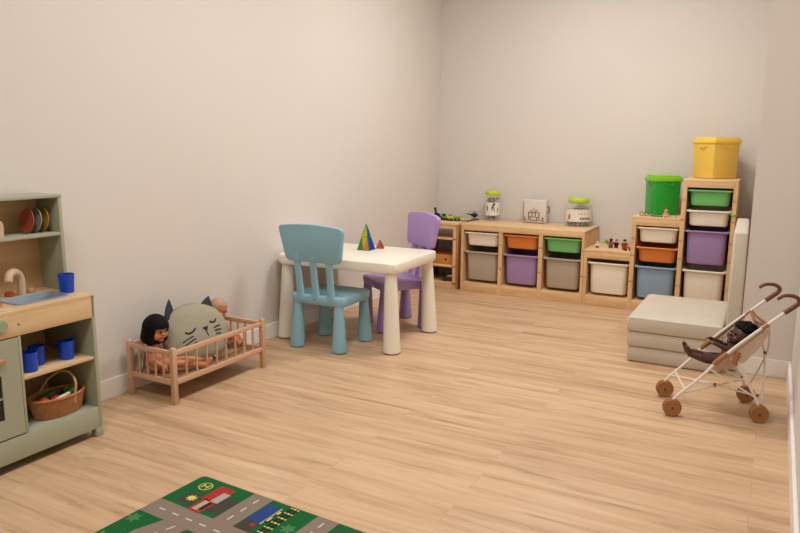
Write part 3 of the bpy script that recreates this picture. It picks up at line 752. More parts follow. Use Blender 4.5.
# oven door with window and handle
dr = obj('oven_door', bmesh.new(), M_sage, kt)
bm = bmesh.new(); ya, yb_ = y0 + .02, yd - .002; wa, wb_ = ya + .055, yb_ - .066; za, zb = .124, .462; wz0, wz1 = .190, .345
prof_o = [(ya, za), (yb_, za), (yb_, zb), (ya, zb)]
for a in ((ya, wa, za, zb), (wb_, yb_, za, zb), (wa, wb_, za, wz0), (wa, wb_, wz1, zb)): box(bm, x1 - .012, x1, a[0], a[1], a[2], a[3])
bm.to_mesh(dr.data); bm.free()
obj('window_pane', B(x1 - .010, x1 - .006, wa - .002, wb_ + .002, wz0 - .002, wz1 + .002, 0), mat('dark_acrylic', '1A1C18', .15, .5), dr)
obj('rack_bar', B(x1 - .0055, x1 - .003, wa, wb_, .262, .268, 0), M_sage, dr)
obj('handle', B(x1 + .002, x1 + .020, ya + .06, yb_ - .058, .388, .404, .005), wood('handle_wood', 'D09870', 'B87E58', 'Y'), dr)
# hutch
hx0, hx1, hz = x0, -.258, .905
obj('hutch_side', B(hx0, hx1, y1 - .008, y1 + .006, .552, hz), M_sage, kt)
obj('hutch_side', B(hx0, hx1, y0, y0 + .012, .552, hz), M_sage, kt)
obj('hutch_top', B(hx0, hx1 + .002, y0, y1 + .006, hz, hz + .012), M_sage, kt)
obj('hutch_back', B(hx0, hx0 + .006, y0 + .012, y1 - .008, .552, hz, 0), M_birchb, kt)
obj('hutch_shelf', B(hx0 + .006, hx1, y0 + .012, y1 - .008, .764, .776), M_sage, kt)
# plates standing in the hutch
def plate(label, y, m, r=.046):
    t = thing('toy_plate', label, 'plate', (-.315, y, .776 + r), 0, 'toy plates standing in the hutch', rot=(0, math.radians(0), 0))
    bm = bmesh.new(); lathe(bm, [(.024, -.003), (.030, -.004), (r - .003, .002), (r, .005), (r - .001, .007), (r - .006, .006), (.030, .0), (.024, .0)], n=36)
    for v in bm.verts: v.co = Vector((v.co.x, -v.co.z, v.co.y))
    bm.transform(Matrix.Rotation(math.radians(-4), 4, 'Z') @ Matrix.Rotation(math.radians(-8), 4, 'X'))
    obj('dish', bm, m, t)
plate('terracotta red toy plate, leftmost of three in the hutch', -3.272, mat('plate_red', 'B0503C', .45))
plate('pale grey toy plate standing between red and mustard plates', -3.242, mat('plate_grey', '9AA09A', .45))
plate('mustard toy plate, nearest the hutch\'s right side', -3.214, mat('plate_mustard', 'B08434', .45))
# wooden toy food at the hutch's left
t = thing('toy_bread', 'pale wooden toy slice standing at left edge of hutch shelf', 'toy food', (-.30, -3.40, .776))
bm = bmesh.new(); loft(bm, [[(x + dx, y * s, z * s) for y, z in [(-.020, 0), (.020, 0), (.022, .03), (.020, .05), (.010, .058), (-.010, .058), (-.020, .05), (-.022, .03)]] for dx, x, s in ((0, -.006, .95), (0, -.003, 1), (0, .003, 1), (0, .006, .95))])
obj('slice', bm, M_stone, t)
# cups
def cup_mesh(r, h):
    bm = bmesh.new(); n = 30
    lathe(bm, [(r * .84, 0), (r * .86, .002), (r, h - .002), (r, h), (r - .0025, h), (r * .82, .005)], n=n)
    return bm
cup0 = obj('blue_cup', cup_mesh(.029, .070), M_navycup, ang=30); cup0.location = (-.165, -3.245, .5565)
cup0.location = (-.222, -3.203, .5525)
tag(cup0, 'blue plastic cup standing on the kitchen worktop by sink', 'cup', 'blue plastic cups')
for lab, (x, y) in (('blue plastic cup on the kitchen\'s inner shelf, alone at right', (-.170, -3.262)), ('blue plastic cup behind another at left of kitchen inner shelf', (-.200, -3.358)), ('blue plastic cup at front left corner of kitchen inner shelf', (-.152, -3.418))):
    c = cup0.copy(); COL.objects.link(c); c.location = (x, y, .3175); c['label'] = lab
# basket
M_wick = wood('wicker', 'BC8454', '9A6236', 'Z', .65, 60)
bk = thing('wicker_basket', 'oval wicker basket of toy food on lower kitchen shelf', 'basket', (-.185, -3.3045, .1185))
bm = bmesh.new(); A_, B_ = .064, .104; nst = 44
lathe(bm, [(.80, 0), (.82, .003), (.82, .006), (.78, .006)], n=40, sx=A_, sy=B_); obj('base', bm, M_wick, bk)
bm = bmesh.new()
for k in range(15):     # woven rows
    z = .004 + k * .0045; s = .82 + .18 * (z / .07)
    pts = []
    for i in range(nst * 2 + 1):
        a = 2 * PI * i / (nst * 2); wv = .0016 * math.cos(i * PI + k * PI)
        pts.append(((A_ * s + wv) * math.cos(a), (B_ * s + wv) * math.sin(a), z))
    tube(bm, pts, .0026, n=5, smoothp=False)
obj('woven_wall', bm, M_wick, bk)
bm = bmesh.new()
for i in range(nst):
    a = 2 * PI * i / nst; tube(bm, [((A_ * .82) * math.cos(a), (B_ * .82) * math.sin(a), .002), (A_ * math.cos(a), B_ * math.sin(a), .070)], .0028, n=5)
o = obj('stakes', bm, M_wick, bk)
bm = bmesh.new(); pts = [((A_ + .001) * math.cos(2 * PI * i / 40), (B_ + .001) * math.sin(2 * PI * i / 40), .073) for i in range(41)]
tube(bm, pts, .0055, n=8, smoothp=False); obj('rim', bm, M_wick, bk)
bm = bmesh.new(); tube(bm, [(.060, .030, .040), (.061, .032, .075), (.058, .040, .115), (.030, .040, .145), (-.01, .03, .150), (-.045, .00, .120), (-.060, -.03, .072)], .0042, n=8); obj('handle', bm, mat('handle_cane', 'C8A06C', .5), bk)
def food(name, label, cat, p, fn, m):
    t = thing(name, label, cat, (-.185 + p[0], -3.3045 + p[1], .118 + p[2])); bm = bmesh.new(); fn(bm); obj('flesh', bm, m, t); return t
M_orange_f = mat('food_orange', 'E0622A', .45); M_gf = mat('food_green', '6AA028', .45); M_rf = mat('food_red', 'B82A20', .4); M_dg = mat('food_dark_green', '1E6A32', .5); M_wf = mat('food_white', 'E8DCC4', .5)
M_leaf = mat('food_stem', '3A5A20', .6)
t = food('toy_orange', 'orange toy fruit at left end inside the basket', 'toy food', (.004, -.058, .054), lambda bm: ell(bm, (0, 0, 0), (.024, .024, .023)), M_orange_f); obj('stem', ell(bmesh.new(), (0, 0, .0225), .004, u=8, v=6), M_leaf, t)
t = food('toy_apple', 'light green toy apple at right end inside the basket', 'toy food', (-.010, .064, .060), lambda bm: lathe(bm, [(.004, -.024), (.018, -.022), (.027, -.004), (.026, .010), (.016, .020), (.003, .016)], n=24), M_gf); obj('stem', tube(bmesh.new(), [(0, 0, .015), (.002, 0, .028)], .0016, n=6), M_leaf, t)
t = food('toy_tomato', 'red toy tomato half in the middle of the basket', 'toy food', (.008, -.012, .058), lambda bm: ell(bm, (0, 0, 0), (.020, .024, .018)), M_rf); obj('stem', ell(bmesh.new(), (0, 0, .0175), (.006, .006, .002), u=8, v=6), M_leaf, t)
t = food('toy_cucumber', 'dark green toy cucumber sticking up behind the tomato', 'toy food', (-.018, -.018, .06), lambda bm: tube(bm, [(0, -.035, -.01), (0, -.02, .004), (0, .02, .014), (0, .035, .012)], .011, rads=[.005, .012, .012, .006], n=12), M_dg); obj('tip', ell(bmesh.new(), (0, .036, .012), .005, u=8, v=6), M_gf, t)
t = food('toy_pepper', 'glossy green toy pepper right of the basket middle', 'toy food', (.014, .038, .060), lambda bm: ell(bm, (0, 0, 0), (.018, .019, .020)), M_dg); obj('stem', tube(bmesh.new(), [(0, 0, .018), (.002, 0, .027)], .003, n=6), M_leaf, t)
t = food('toy_leek', 'white toy leek lying across the basket front', 'toy food', (.040, -.006, .066), lambda bm: tube(bm, [(0, -.036, -.006), (0, 0, .004), (0, .03, .010)], .007, rads=[.008, .008, .006], n=10), M_wf); obj('leaf_tip', tube(bmesh.new(), [(0, .03, .010), (-.004, .05, .016)], .005, rads=[.006, .003], n=8), M_dg, t)

# ------------------------------------------------------------------ doll's crib
CX0, CX1, CY0, CY1 = -.376, -.09, -2.828, -2.224
cb = thing('doll_crib', 'small wooden doll crib with spindle rails at left wall', 'doll bed', ((CX0 + CX1) / 2, (CY0 + CY1) / 2, 0))
hx, hy = (CX1 - CX0) / 2, (CY1 - CY0) / 2; P_ = .011
for sx in (-1, 1):
    for sy in (-1, 1):
        x, y = sx * (hx - P_), sy * (hy - P_); bm = bmesh.new()
        loft(bm, [rrect(.020, .020, .003, 0, 2, x, y), rrect(.023, .023, .003, .003, 2, x, y), rrect(.023, .023, .003, .244, 2, x, y), rrect(.021, .021, .004, .249, 2, x, y), rrect(.014, .014, .004, .253, 2, x, y)])
        obj('post', bm, M_crib, cb)
for sx in (-1, 1):
    x = sx * (hx - P_)
    obj('side_rail', B(x - .007, x + .007, -hy + .022, hy - .022, .216, .238, .003), M_cribY, cb)
    obj('side_rail', B(x - .007, x + .007, -hy + .022, hy - .022, .086, .110, .003), M_cribY, cb)
    for k in range(8):
        y = -hy + .022 + (2 * hy - .044) * (k + 1) / 9; bm = bmesh.new(); tube(bm, [(x, y, .105), (x, y, .22)], .0048, n=10); obj('spindle', bm, M_crib, cb)
M_cribX = wood('crib_end_rail', 'D8B090', 'C89E7C', 'X', .5)
for sy in (-1, 1):
    y = sy * (hy - P_)
    obj('end_rail', B(-hx + .022, hx - .022, y - .007, y + .007, .216, .238, .003), M_cribX, cb)
    obj('end_rail', B(-hx + .022, hx - .022, y - .007, y + .007, .086, .110, .003), M_cribX, cb)
    for k in range(4):
        x = -hx + .022 + (2 * hx - .044) * (k + 1) / 5; bm = bmesh.new(); tube(bm, [(x, y, .105), (x, y, .22)], .0048, n=10); obj('spindle', bm, M_crib, cb)
obj('base_board', B(-hx + .02, hx - .02, -hy + .02, hy - .02, .078, .086, .001), wood('crib_base', 'C89A70', 'B8885E', 'Y'), cb)
bm = bmesh.new(); pad(bm, -.1215, .1215, -.264, .264, .0865, .105, .006, .002)
mo = obj('crib_mattress', bm, mat('crib_mattress_fabric', '9C7A58', .85), None, ang=60); mo.location = cb.location; tag(mo, 'thin brown mattress lying in the wooden doll crib', 'mattress')
BZ = .109

# ------------------------------------------------------------------ dolls
def doll(label, M, J, skin, eye_c, lip_c, head_r=.048, hair=None, cat='doll', hand_curl=.4, voxel=.0022):
    """J: joints in world space. M: world matrix of the head (local: -Y is the face, Z up)."""
    t = thing('baby_doll', label, cat, J['pelvis'])
    off = Vector(J['pelvis']); L_ = lambda p: Vector(p) - off
    bm = bmesh.new()
    pel, che, nek = L_(J['pelvis']), L_(J['chest']), L_(J['neck'])
    side = Vector(J['side']).normalized()      # towards the doll's left
    fwd = Vector(J['fwd']).normalized()
    spine = (che - pel).normalized()
    rotm = Matrix((side, fwd, side.cross(fwd))).transposed()
    k = head_r / .048
    # torso: stacked ellipsoids (pelvis, belly, chest)
    for p, r in ((pel, (.034, .027, .028)), (pel.lerp(che, .45) + fwd * .004, (.033, .027, .034)), (che, (.034, .024, .030))):
        S_ = Matrix((side, spine.cross(side), spine)).transposed()
        g = bmesh.ops.create_uvsphere(bm, u_segments=20, v_segments=14, radius=1)
        for v in g['verts']: v.co = p + S_ @ Vector((v.co.x * r[0] * k, v.co.y * r[1] * k, v.co.z * r[2] * k))
    hm = M.copy(); hm.translation = Vector(M.translation) - off; hc = hm.translation; HR = hm.to_3x3()
    capsule(bm, che.lerp(nek, .5), hc - HR @ Vector((0, -.004, .03)) * k, .014 * k, .013 * k)
    def hell(c, r):
        g = bmesh.ops.create_uvsphere(bm, u_segments=24, v_segments=16, radius=1)
        for v in g['verts']: v.co = hc + HR @ (Vector((v.co.x * r[0], v.co.y * r[1], v.co.z * r[2])) * k + Vector(c) * k)
    hell((0, .004, .006), (.043, .046, .044)); hell((0, -.008, -.014), (.036, .036, .032))
    for s in (-1, 1):
        hell((s * .020, -.032, -.016), (.016, .012, .015)); hell((s * .043, .004, -.006), (.005, .009, .012))
    hell((0, -.047, -.008), (.0065, .007, .0055)); hell((0, -.040, -.023), (.011, .006, .005)); hell((0, -.036, -.036), (.011, .009, .008))
    # limbs
    for s, n_ in ((1, 'l'), (-1, 'r')):
        sh = che + side * s * .034 * k + spine * .012 * k; el, wr = L_(J['elbow_' + n_]), L_(J['wrist_' + n_])
        capsule(bm, sh, el, .0145 * k, .0115 * k); capsule(bm, el, wr, .0120 * k, .0085 * k)
        d = (wr - el).normalized(); pal = wr + d * .012 * k
        a = d.cross(fwd).normalized() if d.cross(fwd).length > .2 else side; bd = a.cross(d).normalized()
        for off_ in (-.004, 0, .004): capsule(bm, wr, pal + a * off_ * k, .0065 * k, .006 * k, 8)
        for q, ln in ((-1.5, .011), (-.5, .014), (.5, .015), (1.5, .012)):
            b0 = pal + a * q * .0042 * k; m1 = b0 + (d * ln * .6 - bd * .003) * k; m2 = m1 + (d * ln * .4 - bd * .006) * k
            capsule(bm, b0, m1, .0028 * k, .0026 * k, 6); capsule(bm, m1, m2, .0026 * k, .0023 * k, 6)
        b0 = wr + d * .004 * k - a * s * .007 * k; capsule(bm, b0, b0 + (d * .009 - a * s * .006) * k, .0034 * k, .0028 * k, 6)
        hp = pel + side * s * .019 * k; kn, an = L_(J['knee_' + n_]), L_(J['ankle_' + n_]); toe = L_(J['toe_' + n_])
        capsule(bm, hp, kn, .0205 * k, .0155 * k); capsule(bm, kn, kn.lerp(an, .4), .0155 * k, .0155 * k); capsule(bm, kn.lerp(an, .4), an, .0155 * k, .0105 * k)
        capsule(bm, an, toe, .0115 * k, .0085 * k)
        td = (toe - an).normalized(); ts = td.cross(an - kn); ts = ts.normalized() if ts.length > 1e-6 else side
        for q in range(5): ell(bm, toe + td * (.007 - .001 * abs(q - 1)) * k + ts * (q - 2) * .0038 * k, .0032 * k, u=8, v=6)
    remeshed('body', bm, skin, t, voxel=voxel, it=2)
    for s in (-1, 1):
        b2 = bmesh.new(); ell(b2, (0, 0, 0), (.0052, .0028, .0048))
        b2.transform(Matrix.Translation(hc) @ HR.to_4x4() @ Matrix.Translation((s * .0165 * k, -.0425 * k, .003 * k)) @ Matrix.Scale(k, 4)); obj('eye', b2, eye_c, t)
    b2 = bmesh.new(); ell(b2, (0, -.0455, -.0235), (.0080, .0024, .0024)); b2.transform(Matrix.Translation(hc) @ HR.to_4x4() @ Matrix.Scale(k, 4)); obj('lips', b2, lip_c, t)
    if hair:
        kind, hm_ = hair; b2 = bmesh.new()
        g = bmesh.ops.create_uvsphere(b2, u_segments=64, v_segments=44, radius=1)
        for v in b2.verts:
            d = v.co.normalized(); az = math.atan2(d.x, -d.y)   # 0 = face
            if kind == 'bob':
                R = .053; z = d.z * .053 + .007
                x, y = d.x * .052, d.y * .053 + .003
                if d.z < 0:      # curtain down to the chin
                    rad = max(.0001, math.hypot(d.x, d.y)); q = min(1, rad * 1.35) 
                    x, y = d.x / rad * .052 * q * (1 + .06 * -d.z), d.y / rad * .052 * q + .003
                    z = .007 + d.z * .082 
                if abs(az) < .80 and -.97 < d.z < .18: # face opening
                    e = min(1, (.80 - abs(az)) / .10) * min(1, (.18 - d.z) / .06)
                    x *= 1 - .45 * e; y = y * (1 - .45 * e) + .002
                fr = .0007 * math.sin(az * 60); x += fr * d.x; y += fr * d.y
            elif kind == 'baby':
                x, y, z = d.x * .0455, d.y * .0485 + .0055, d.z * .0465 + .008
                lim = -.35 if abs(az) > 1.25 else (.60 - .12 * abs(az))
                if d.z < lim:
                    e = min(1, (lim - d.z) / .12); x *= 1 - .15 * e; y = .004 + (y - .004) * (1 - .15 * e); z *= 1 - .12 * e
                rip = .0007 * math.sin(az * 14 + d.z * 18); x *= 1 + rip * 14; y *= 1 + rip * 14
            else:            # curls
                x, y, z = d.x * .053, d.y * .055 + .007, d.z * .053 + .012
                lim = -.55 if abs(az) > 1.2 else .42
                if d.z < lim:
                    e = min(1, (lim - d.z) / .12); x *= 1 - .35 * e; y = .006 + (y - .006) * (1 - .35 * e); z *= 1 - .25 * e
                n_ = .003 + noise.noise(Vector((x, y, z)) * 110) * .0085 + noise.noise(Vector((x, y, z)) * 260) * .002
                x += d.x * n_; y += d.y * n_; z += d.z * n_
            v.co = Vector((x, y, z))
        b2.transform(Matrix.Translation(hc) @ HR.to_4x4() @ Matrix.Scale(k, 4))
        obj('hair', b2, hm_, t, ang=80)
    return t
def headM(pos, face, upv=(0, 0, 1)):
    f = Vector(face).normalized(); y = -f; z = Vector(upv); z = (z - y * z.dot(y)).normalized(); x = y.cross(z)
    return Matrix.Translation(pos) @ Matrix((x, y, z)).transposed().to_4x4()
M_blackhair = mat('black_hair', '060507', .75, .2, bump=.4, bscale=90, stretch=(1, 1, .1))
M_eye = mat('doll_eye', '1A120C', .2)
M_sk1 = mat('doll_skin_peach', 'C98560', .45, .45, sss=.15); M_lip1 = mat('doll_lip', 'B04A3C', .45)
M_sk2 = mat('doll_skin_pink', 'C8805C', .45, .45, sss=.15)
M_sk3 = mat('doll_skin_brown', '4A2A1C', .4, .5); M_lip3 = mat('doll_lip_dark', '5A2A22', .45)
F = Vector((.42, .90, 0)).normalized(); SD = Vector((-F.y, F.x, 0))   # doll's left when facing F: z x F
SDL = Vector((0, 0, 1)).cross(F)
def sitting(px, py, pz, F, hd, feet=(.0, 0), hand_z=.035, sc=1.0):
    SDL = Vector((0, 0, 1)).cross(F); p = Vector((px, py, pz)); U_ = Vector((0, 0, 1)); J = {'pelvis': p, 'side': SDL, 'fwd': F}
    J['chest'] = p + U_ * .066 * sc - F * .008; J['neck'] = p + U_ * .098 * sc - F * .004
    for s, n in ((1, 'l'), (-1, 'r')):
        J['elbow_' + n] = J['chest'] + SDL * s * .052 * sc + U_ * -.030 * sc + F * .010
        J['wrist_' + n] = J['chest'] + SDL * s * .040 * sc + U_ * -.056 * sc + F * .045 * sc
        J['knee_' + n] = p + F * .070 * sc + SDL * s * .034 * sc + U_ * .010
        J['ankle_' + n] = p + F * .130 * sc + SDL * s * .030 * sc + U_ * (-.012)
        J['toe_' + n] = p + F * .144 * sc + SDL * s * .034 * sc + U_ * .012
    return J
J = sitting(-.264, -2.765, BZ + .027, Vector((.86, .50, 0)).normalized(), None, sc=1.12)
for n, d in (('l', Vector((.002, .034, 0))), ('r', Vector((.002, .038, 0)))):
    J['knee_' + n] += d; J['ankle_' + n] += d * 1.9; J['toe_' + n] += d * 2.1
J['ankle_r'] = J['ankle_r'] + Vector((.01, .03, .0)); J['toe_r'] = J['toe_r'] + Vector((.01, .03, 0)); 
J['ankle_l'] = J['ankle_l'] + Vector((.0, .015, .0)); J['toe_l'] = J['toe_l'] + Vector((.0, .015, 0))
doll('bare peach doll with black bob hair sitting in crib\'s left end', headM(Vector((-.250, -2.768, .306)), (.95, .05, -.25)), J, M_sk1, M_eye, M_lip1, .052, ('bob', M_blackhair))
J = sitting(-.282, -2.314, BZ + .027, Vector((.93, .36, 0)).normalized(), None, sc=.95)
for n in 'lr':
    J['knee_' + n] = J['knee_' + n] * .9 + J['pelvis'] * .1 + Vector((0, 0, .02)); J['ankle_' + n] = J['ankle_' + n] * .7 + J['pelvis'] * .3; J['toe_' + n] = J['ankle_' + n] + Vector((.014, .014, .014))
for n in 'lr':
    J['ankle_' + n].y = min(J['ankle_' + n].y, -2.272); J['toe_' + n].y = min(J['toe_' + n].y, -2.268); J['knee_' + n].y = min(J['knee_' + n].y, -2.276); J['toe_' + n].x = min(J['toe_' + n].x, -.135); J['ankle_' + n].x = min(J['ankle_' + n].x, -.145)
doll('bare baby doll with pale blond hair behind the cat cushion', headM(Vector((-.280, -2.345, .306)), (.80, .25, -.50), (.2, .2, 1)), J, M_sk2, M_eye, M_lip1, .045, ('baby', mat('blond_hair', 'B89474', .6)))

# ------------------------------------------------------------------ cat cushion
M_cat = mat('cat_fabric', 'A39C88', .9, .2, noise_amt=.04, scale=60, bump=.25, bscale=300)
M_catear = mat('cat_ear_fabric', '34393E', .9, .2, bump=.2, bscale=300); M_catink = mat('cat_stitch', '26221E', .8)
fx = Vector((.88, -.22, .34)).normalized()        # face normal
rgt = fx.cross(Vector((0, 0, 1))).normalized() * -1  # image-right direction
rgt = Vector((0, 0, 1)).cross(fx).normalized()
upc = fx.cross(rgt)
tilt = math.radians(-3)
R_ = (rgt * math.cos(tilt) + upc * math.sin(tilt)); U__ = (-rgt * math.sin(tilt) + upc * math.cos(tilt))
ct = thing('cat_cushion', 'grey round cat face cushion with dark ears in the crib', 'cushion', (-.240, -2.546, .234))
CM = Matrix((R_, U__, fx)).transposed()
ct.rotation_euler = CM.to_euler()
ax, ay, az_ = .168, .138, .062
def csurf(x, y):     # front surface height at local x,y
    q = 1 - abs(x / ax) ** 2.3 - abs(y / (ay)) ** 2.3
    return az_ * max(q, 0) ** .5
bm = bmesh.new(); g = bmesh.ops.create_uvsphere(bm, u_segments=64, v_segments=40, radius=1)
for v in bm.verts:
    d = v.co.copy(); d = Vector((d.x, d.y, d.z))
    rr_ = math.hypot(d.x, d.y)
    x, y = d.x * ax, d.y * ay
    z = math.copysign(1, d.z) * csurf(x, y) if rr_ < .999 else 0
    if rr_ < .999: pass
    z += .0025 * noise.noise(Vector((x * 14, y * 14, d.z))) * min(1, (1 - rr_) * 6)
    v.co = Vector((x, y, z))
obj('pillow_body', bm, M_cat, ct, ang=80)
bm = bmesh.new(); tube(bm, [(ax * math.cos(2 * PI * i / 60) * 1.003, ay * math.sin(2 * PI * i / 60) * 1.003, 0) for i in range(61)], .0024, n=6, smoothp=False); obj('seam_piping', bm, mat('cat_seam', '7E7868', .9), ct)
def ear(x, y, ang, s, turn):
    bm = bmesh.new(); rings = []
    for k in range(11):
        t_ = k / 10; ww = .038 * s * (1 - t_ ** 1.8) + .0008; th = .011 * s * (1 - t_ ** 2) + .001; y_ = -.016 + t_ * .082 * s
        rings.append([(ww * math.cos(2 * PI * i / 20), y_, th * math.sin(2 * PI * i / 20)) for i in range(20)])
    loft(bm, rings)
    bm.transform(Matrix.Translation((x, y, .0)) @ Matrix.Rotation(ang, 4, 'Z') @ Matrix.Rotation(turn, 4, 'Y'))
    obj('ear', bm, M_catear, ct)
ear(-.112, .088, math.radians(-8), 1.25, math.radians(38)); ear(.074, .098, math.radians(-24), 1.12, math.radians(5))
def stroke(name, pts, r, m=M_catink, rads=None):
    bm = bmesh.new(); tube(bm, [(x, y, csurf(x, y) + .0002) for x, y in pts], r, n=8, rads=rads)
    obj(name, bm, m, ct)
stroke('eye', [(-.080, .004), (-.066, -.003), (-.047, .001), (-.030, .016)], .0042)
stroke('eye', [(.050, .040), (.062, .034), (.078, .037), (.088, .047)], .0042)
bm = bmesh.new()
pts = [(.006, .014), (.036, .020), (.025, -.006)]
loft(bm, [[(x, y, csurf(x, y) - .002) for x, y in pts], [(x, y, csurf(x, y) + .003) for x, y in pts]]); obj('nose', bm, M_catink, ct)
stroke('mouth_line', [(.024, .0), (.026, -.014), (.031, -.026)], .0022)
for a, b in (((-.098, -.040), (-.046, -.018)), ((-.088, -.056), (-.036, -.031)), ((-.066, -.064), (-.032, -.047)), ((.066, .006), (.104, .016)), ((.070, -.008), (.108, -.003)), ((.074, -.022), (.100, -.022))):
    m_ = ((a[0] + b[0]) / 2, (a[1] + b[1]) / 2 + .002); stroke('whisker', [a, m_, b], .0032)
bm = bmesh.new(); box(bm, .060, .078, -.128, -.104, .028, .0295); obj('care_label', bm, mat('care_label_white', 'DDD6CA', .8), ct, ang=None)

# ------------------------------------------------------------------ doll stroller
u = Vector((.95500622, .29658578, 0)); v_ = Vector((-.29658578, .95500622, 0)); O = Vector((1.785, -1.885, 0))
sr = thing('doll_stroller', 'white doll stroller with brown wheels holding a doll', 'toy stroller', O, math.atan2(u.y, u.x))
M_swhite = mat('stroller_white', 'E6DCD0', .35, .5); M_sbrown = mat('stroller_brown', '9E6A42', .5, .4); M_handle = mat('stroller_handle', '6E4028', .5, .4)
M_canvas = mat('stroller_canvas', 'C8B09C', .85, .2, noise_amt=.10, scale=90); M_trim = mat('stroller_trim', '8A6244', .8)
M_pin = mat('stroller_pin', '7A4A30', .4)
def swheel(x, y):
    for dy in (-.009, .009):
        bm = bmesh.new()
        lathe(bm, [(.008, -.0065), (.012, -.006), (.026, -.005), (.032, -.0065), (.0365, -.004), (.0375, 0), (.0365, .004), (.032, .0065), (.026, .005), (.012, .006), (.008, .0065)], n=36)
        for q in bm.verts: q.co = Vector((q.co.x + x, q.co.z + y + dy, q.co.y + .0375))
        wh = obj('wheel', bm, M_sbrown, sr)
        bm = bmesh.new(); lathe(bm, [(.005, -.009), (.006, -.008), (.006, .008), (.005, .009)], n=14)
        for q in bm.verts: q.co = Vector((q.co.x + x, q.co.z + y + dy, q.co.y + .0375))
        obj('hub', bm, M_handle, wh)
W_ = .235
for x, y in ((0, 0), (.010, W_), (.336, 0), (.350, W_)): swheel(x, y)
def stube(name, pts, r=.0062, m=M_swhite, **k):
    bm = bmesh.new(); tube(bm, pts, r, n=12, **k); return obj(name, bm, m, sr)
for y, xo in ((0, 0), (W_, .006)):
    stube('push_tube', [(.0 + xo, y, .045), (.008 + xo, y, .078), (.10, y, .172), (.160, y, .245), (.26, y, .345), (.405, y, .474)], res=5)
    bm = bmesh.new(); tube(bm, [(.392, y, .462), (.418, y, .484), (.440, y, .503), (.441, y, .519), (.424, y, .531), (.400, y, .534), (.380, y, .530), (.362, y, .517)], .0075, rads=[.0095, .0098, .0092, .0085, .0078, .0072, .007, .0068], n=14)
    obj('handle', bm, M_handle, sr)
    stube('rear_leg', [(.338 + xo * 1.5, y, .045), (.325 + xo * 2, y, .09), (.232, y, .262)], smoothp=False)
    stube('side_brace', [(.140, y + .004, .208), (.315, y + .004, .105)], .0038, smoothp=False)
    stube('joint_bracket', [(.148, y, .234), (.196, y, .283)], .0105, M_sbrown, smoothp=False)
    stube('joint_bracket', [(.225, y, .240), (.236, y, .290)], .0115, M_sbrown, smoothp=False)
    stube('upper_clip', [(.318, y, .394), (.338, y, .412)], .0085, M_sbrown, smoothp=False)
    for (px, pz) in ((.325, .115),):
        bm = bmesh.new(); ell(bm, (px, y, pz), (.006, .009, .006), u=12, v=8); obj('pin', bm, M_pin, sr)
stube('back_strut', [(.345, .012, .075), (.372, .12, .262), (.338, W_ - .004, .402)], .0042, res=8)
stube('back_strut', [(.352, W_ - .012, .075), (.380, .116, .262), (.345, .004, .408)], .0036, res=8)
bm = bmesh.new(); ell(bm, (.376, .118, .263), (.009, .007, .007), u=12, v=8); obj('pin', bm, M_pin, sr)
stube('front_axle', [(.045, 0, .118), (.05, W_, .118)], .0038, smoothp=False)
stube('fold_brace', [(.03, 0, .100), (.19, W_ / 2, .104), (.345, W_, .108)], .0036, smoothp=False)
stube('fold_brace', [(.03, W_, .100), (.19, W_ / 2, .110), (.330, 0, .108)], .0036, smoothp=False)
bm = bmesh.new(); ell(bm, (.19, W_ / 2, .107), (.007, .007, .010), u=12, v=8); obj('pin', bm, M_pin, sr)
stube('back_bar', [(.335, 0, .410), (.325, W_ / 2, .398), (.338, W_, .410)], .0055, M_trim, res=6)
# canvas sling seat: sags between the two tubes, with thickness
def sling():
    bm = bmesh.new(); top, bot = [], []
    prof = [(.345, .405), (.335, .352), (.318, .300), (.292, .250), (.258, .210), (.220, .188), (.182, .184), (.148, .200), (.130, .214)]
    edge = [(.342, .418), (.305, .385), (.270, .352), (.240, .322), (.215, .297), (.195, .277), (.180, .262), (.165, .247), (.150, .232)]
    n = 14; V_ = []
    for (px, pz), (ex, ez) in zip(prof, edge):
        row = []
        for j in range(n + 1):
            s = j / n; w_ = 1 - abs(2 * s - 1) ** 3
            row.append(Vector((ex + (px - ex) * w_, W_ * s, ez + (pz - ez) * w_)))
        V_.append(row)
    vs = [[bm.verts.new(p) for p in r] for r in V_]
    for a in range(len(vs) - 1):
        for j in range(n): bm.faces.new((vs[a][j], vs[a][j + 1], vs[a + 1][j + 1], vs[a + 1][j]))
    bmesh.ops.recalc_face_normals(bm, faces=bm.faces)
    bmesh.ops.solidify(bm, geom=bm.faces[:], thickness=.003)
    return bm, V_
bm, V_ = sling(); st_ = obj('canvas_seat', bm, M_canvas, sr, ang=60)
for j in (0, 14):
    bm = bmesh.new(); tube(bm, [r[j] + Vector((0, (.004 if j == 0 else -.004), -.004)) for r in V_], .0042, n=8); obj('canvas_trim', bm, M_trim, sr)
bm = bmesh.new(); tube(bm, [p for p in V_[0]], .004, n=8); obj('canvas_trim', bm, M_trim, sr)
# side wings of the canvas
for y in (.002, W_ - .002):
    bm = bmesh.new(); sgn = 1
    pts = [(.335, .405), (.245, .318), (.205, .275), (.215, .240), (.265, .262), (.318, .33), (.350, .395)]
    loft(bm, [[(x, y - .0012, z - .012) for x, z in pts], [(x, y + .0012, z - .012) for x, z in pts]]); obj('side_wing', bm, M_canvas, sr)
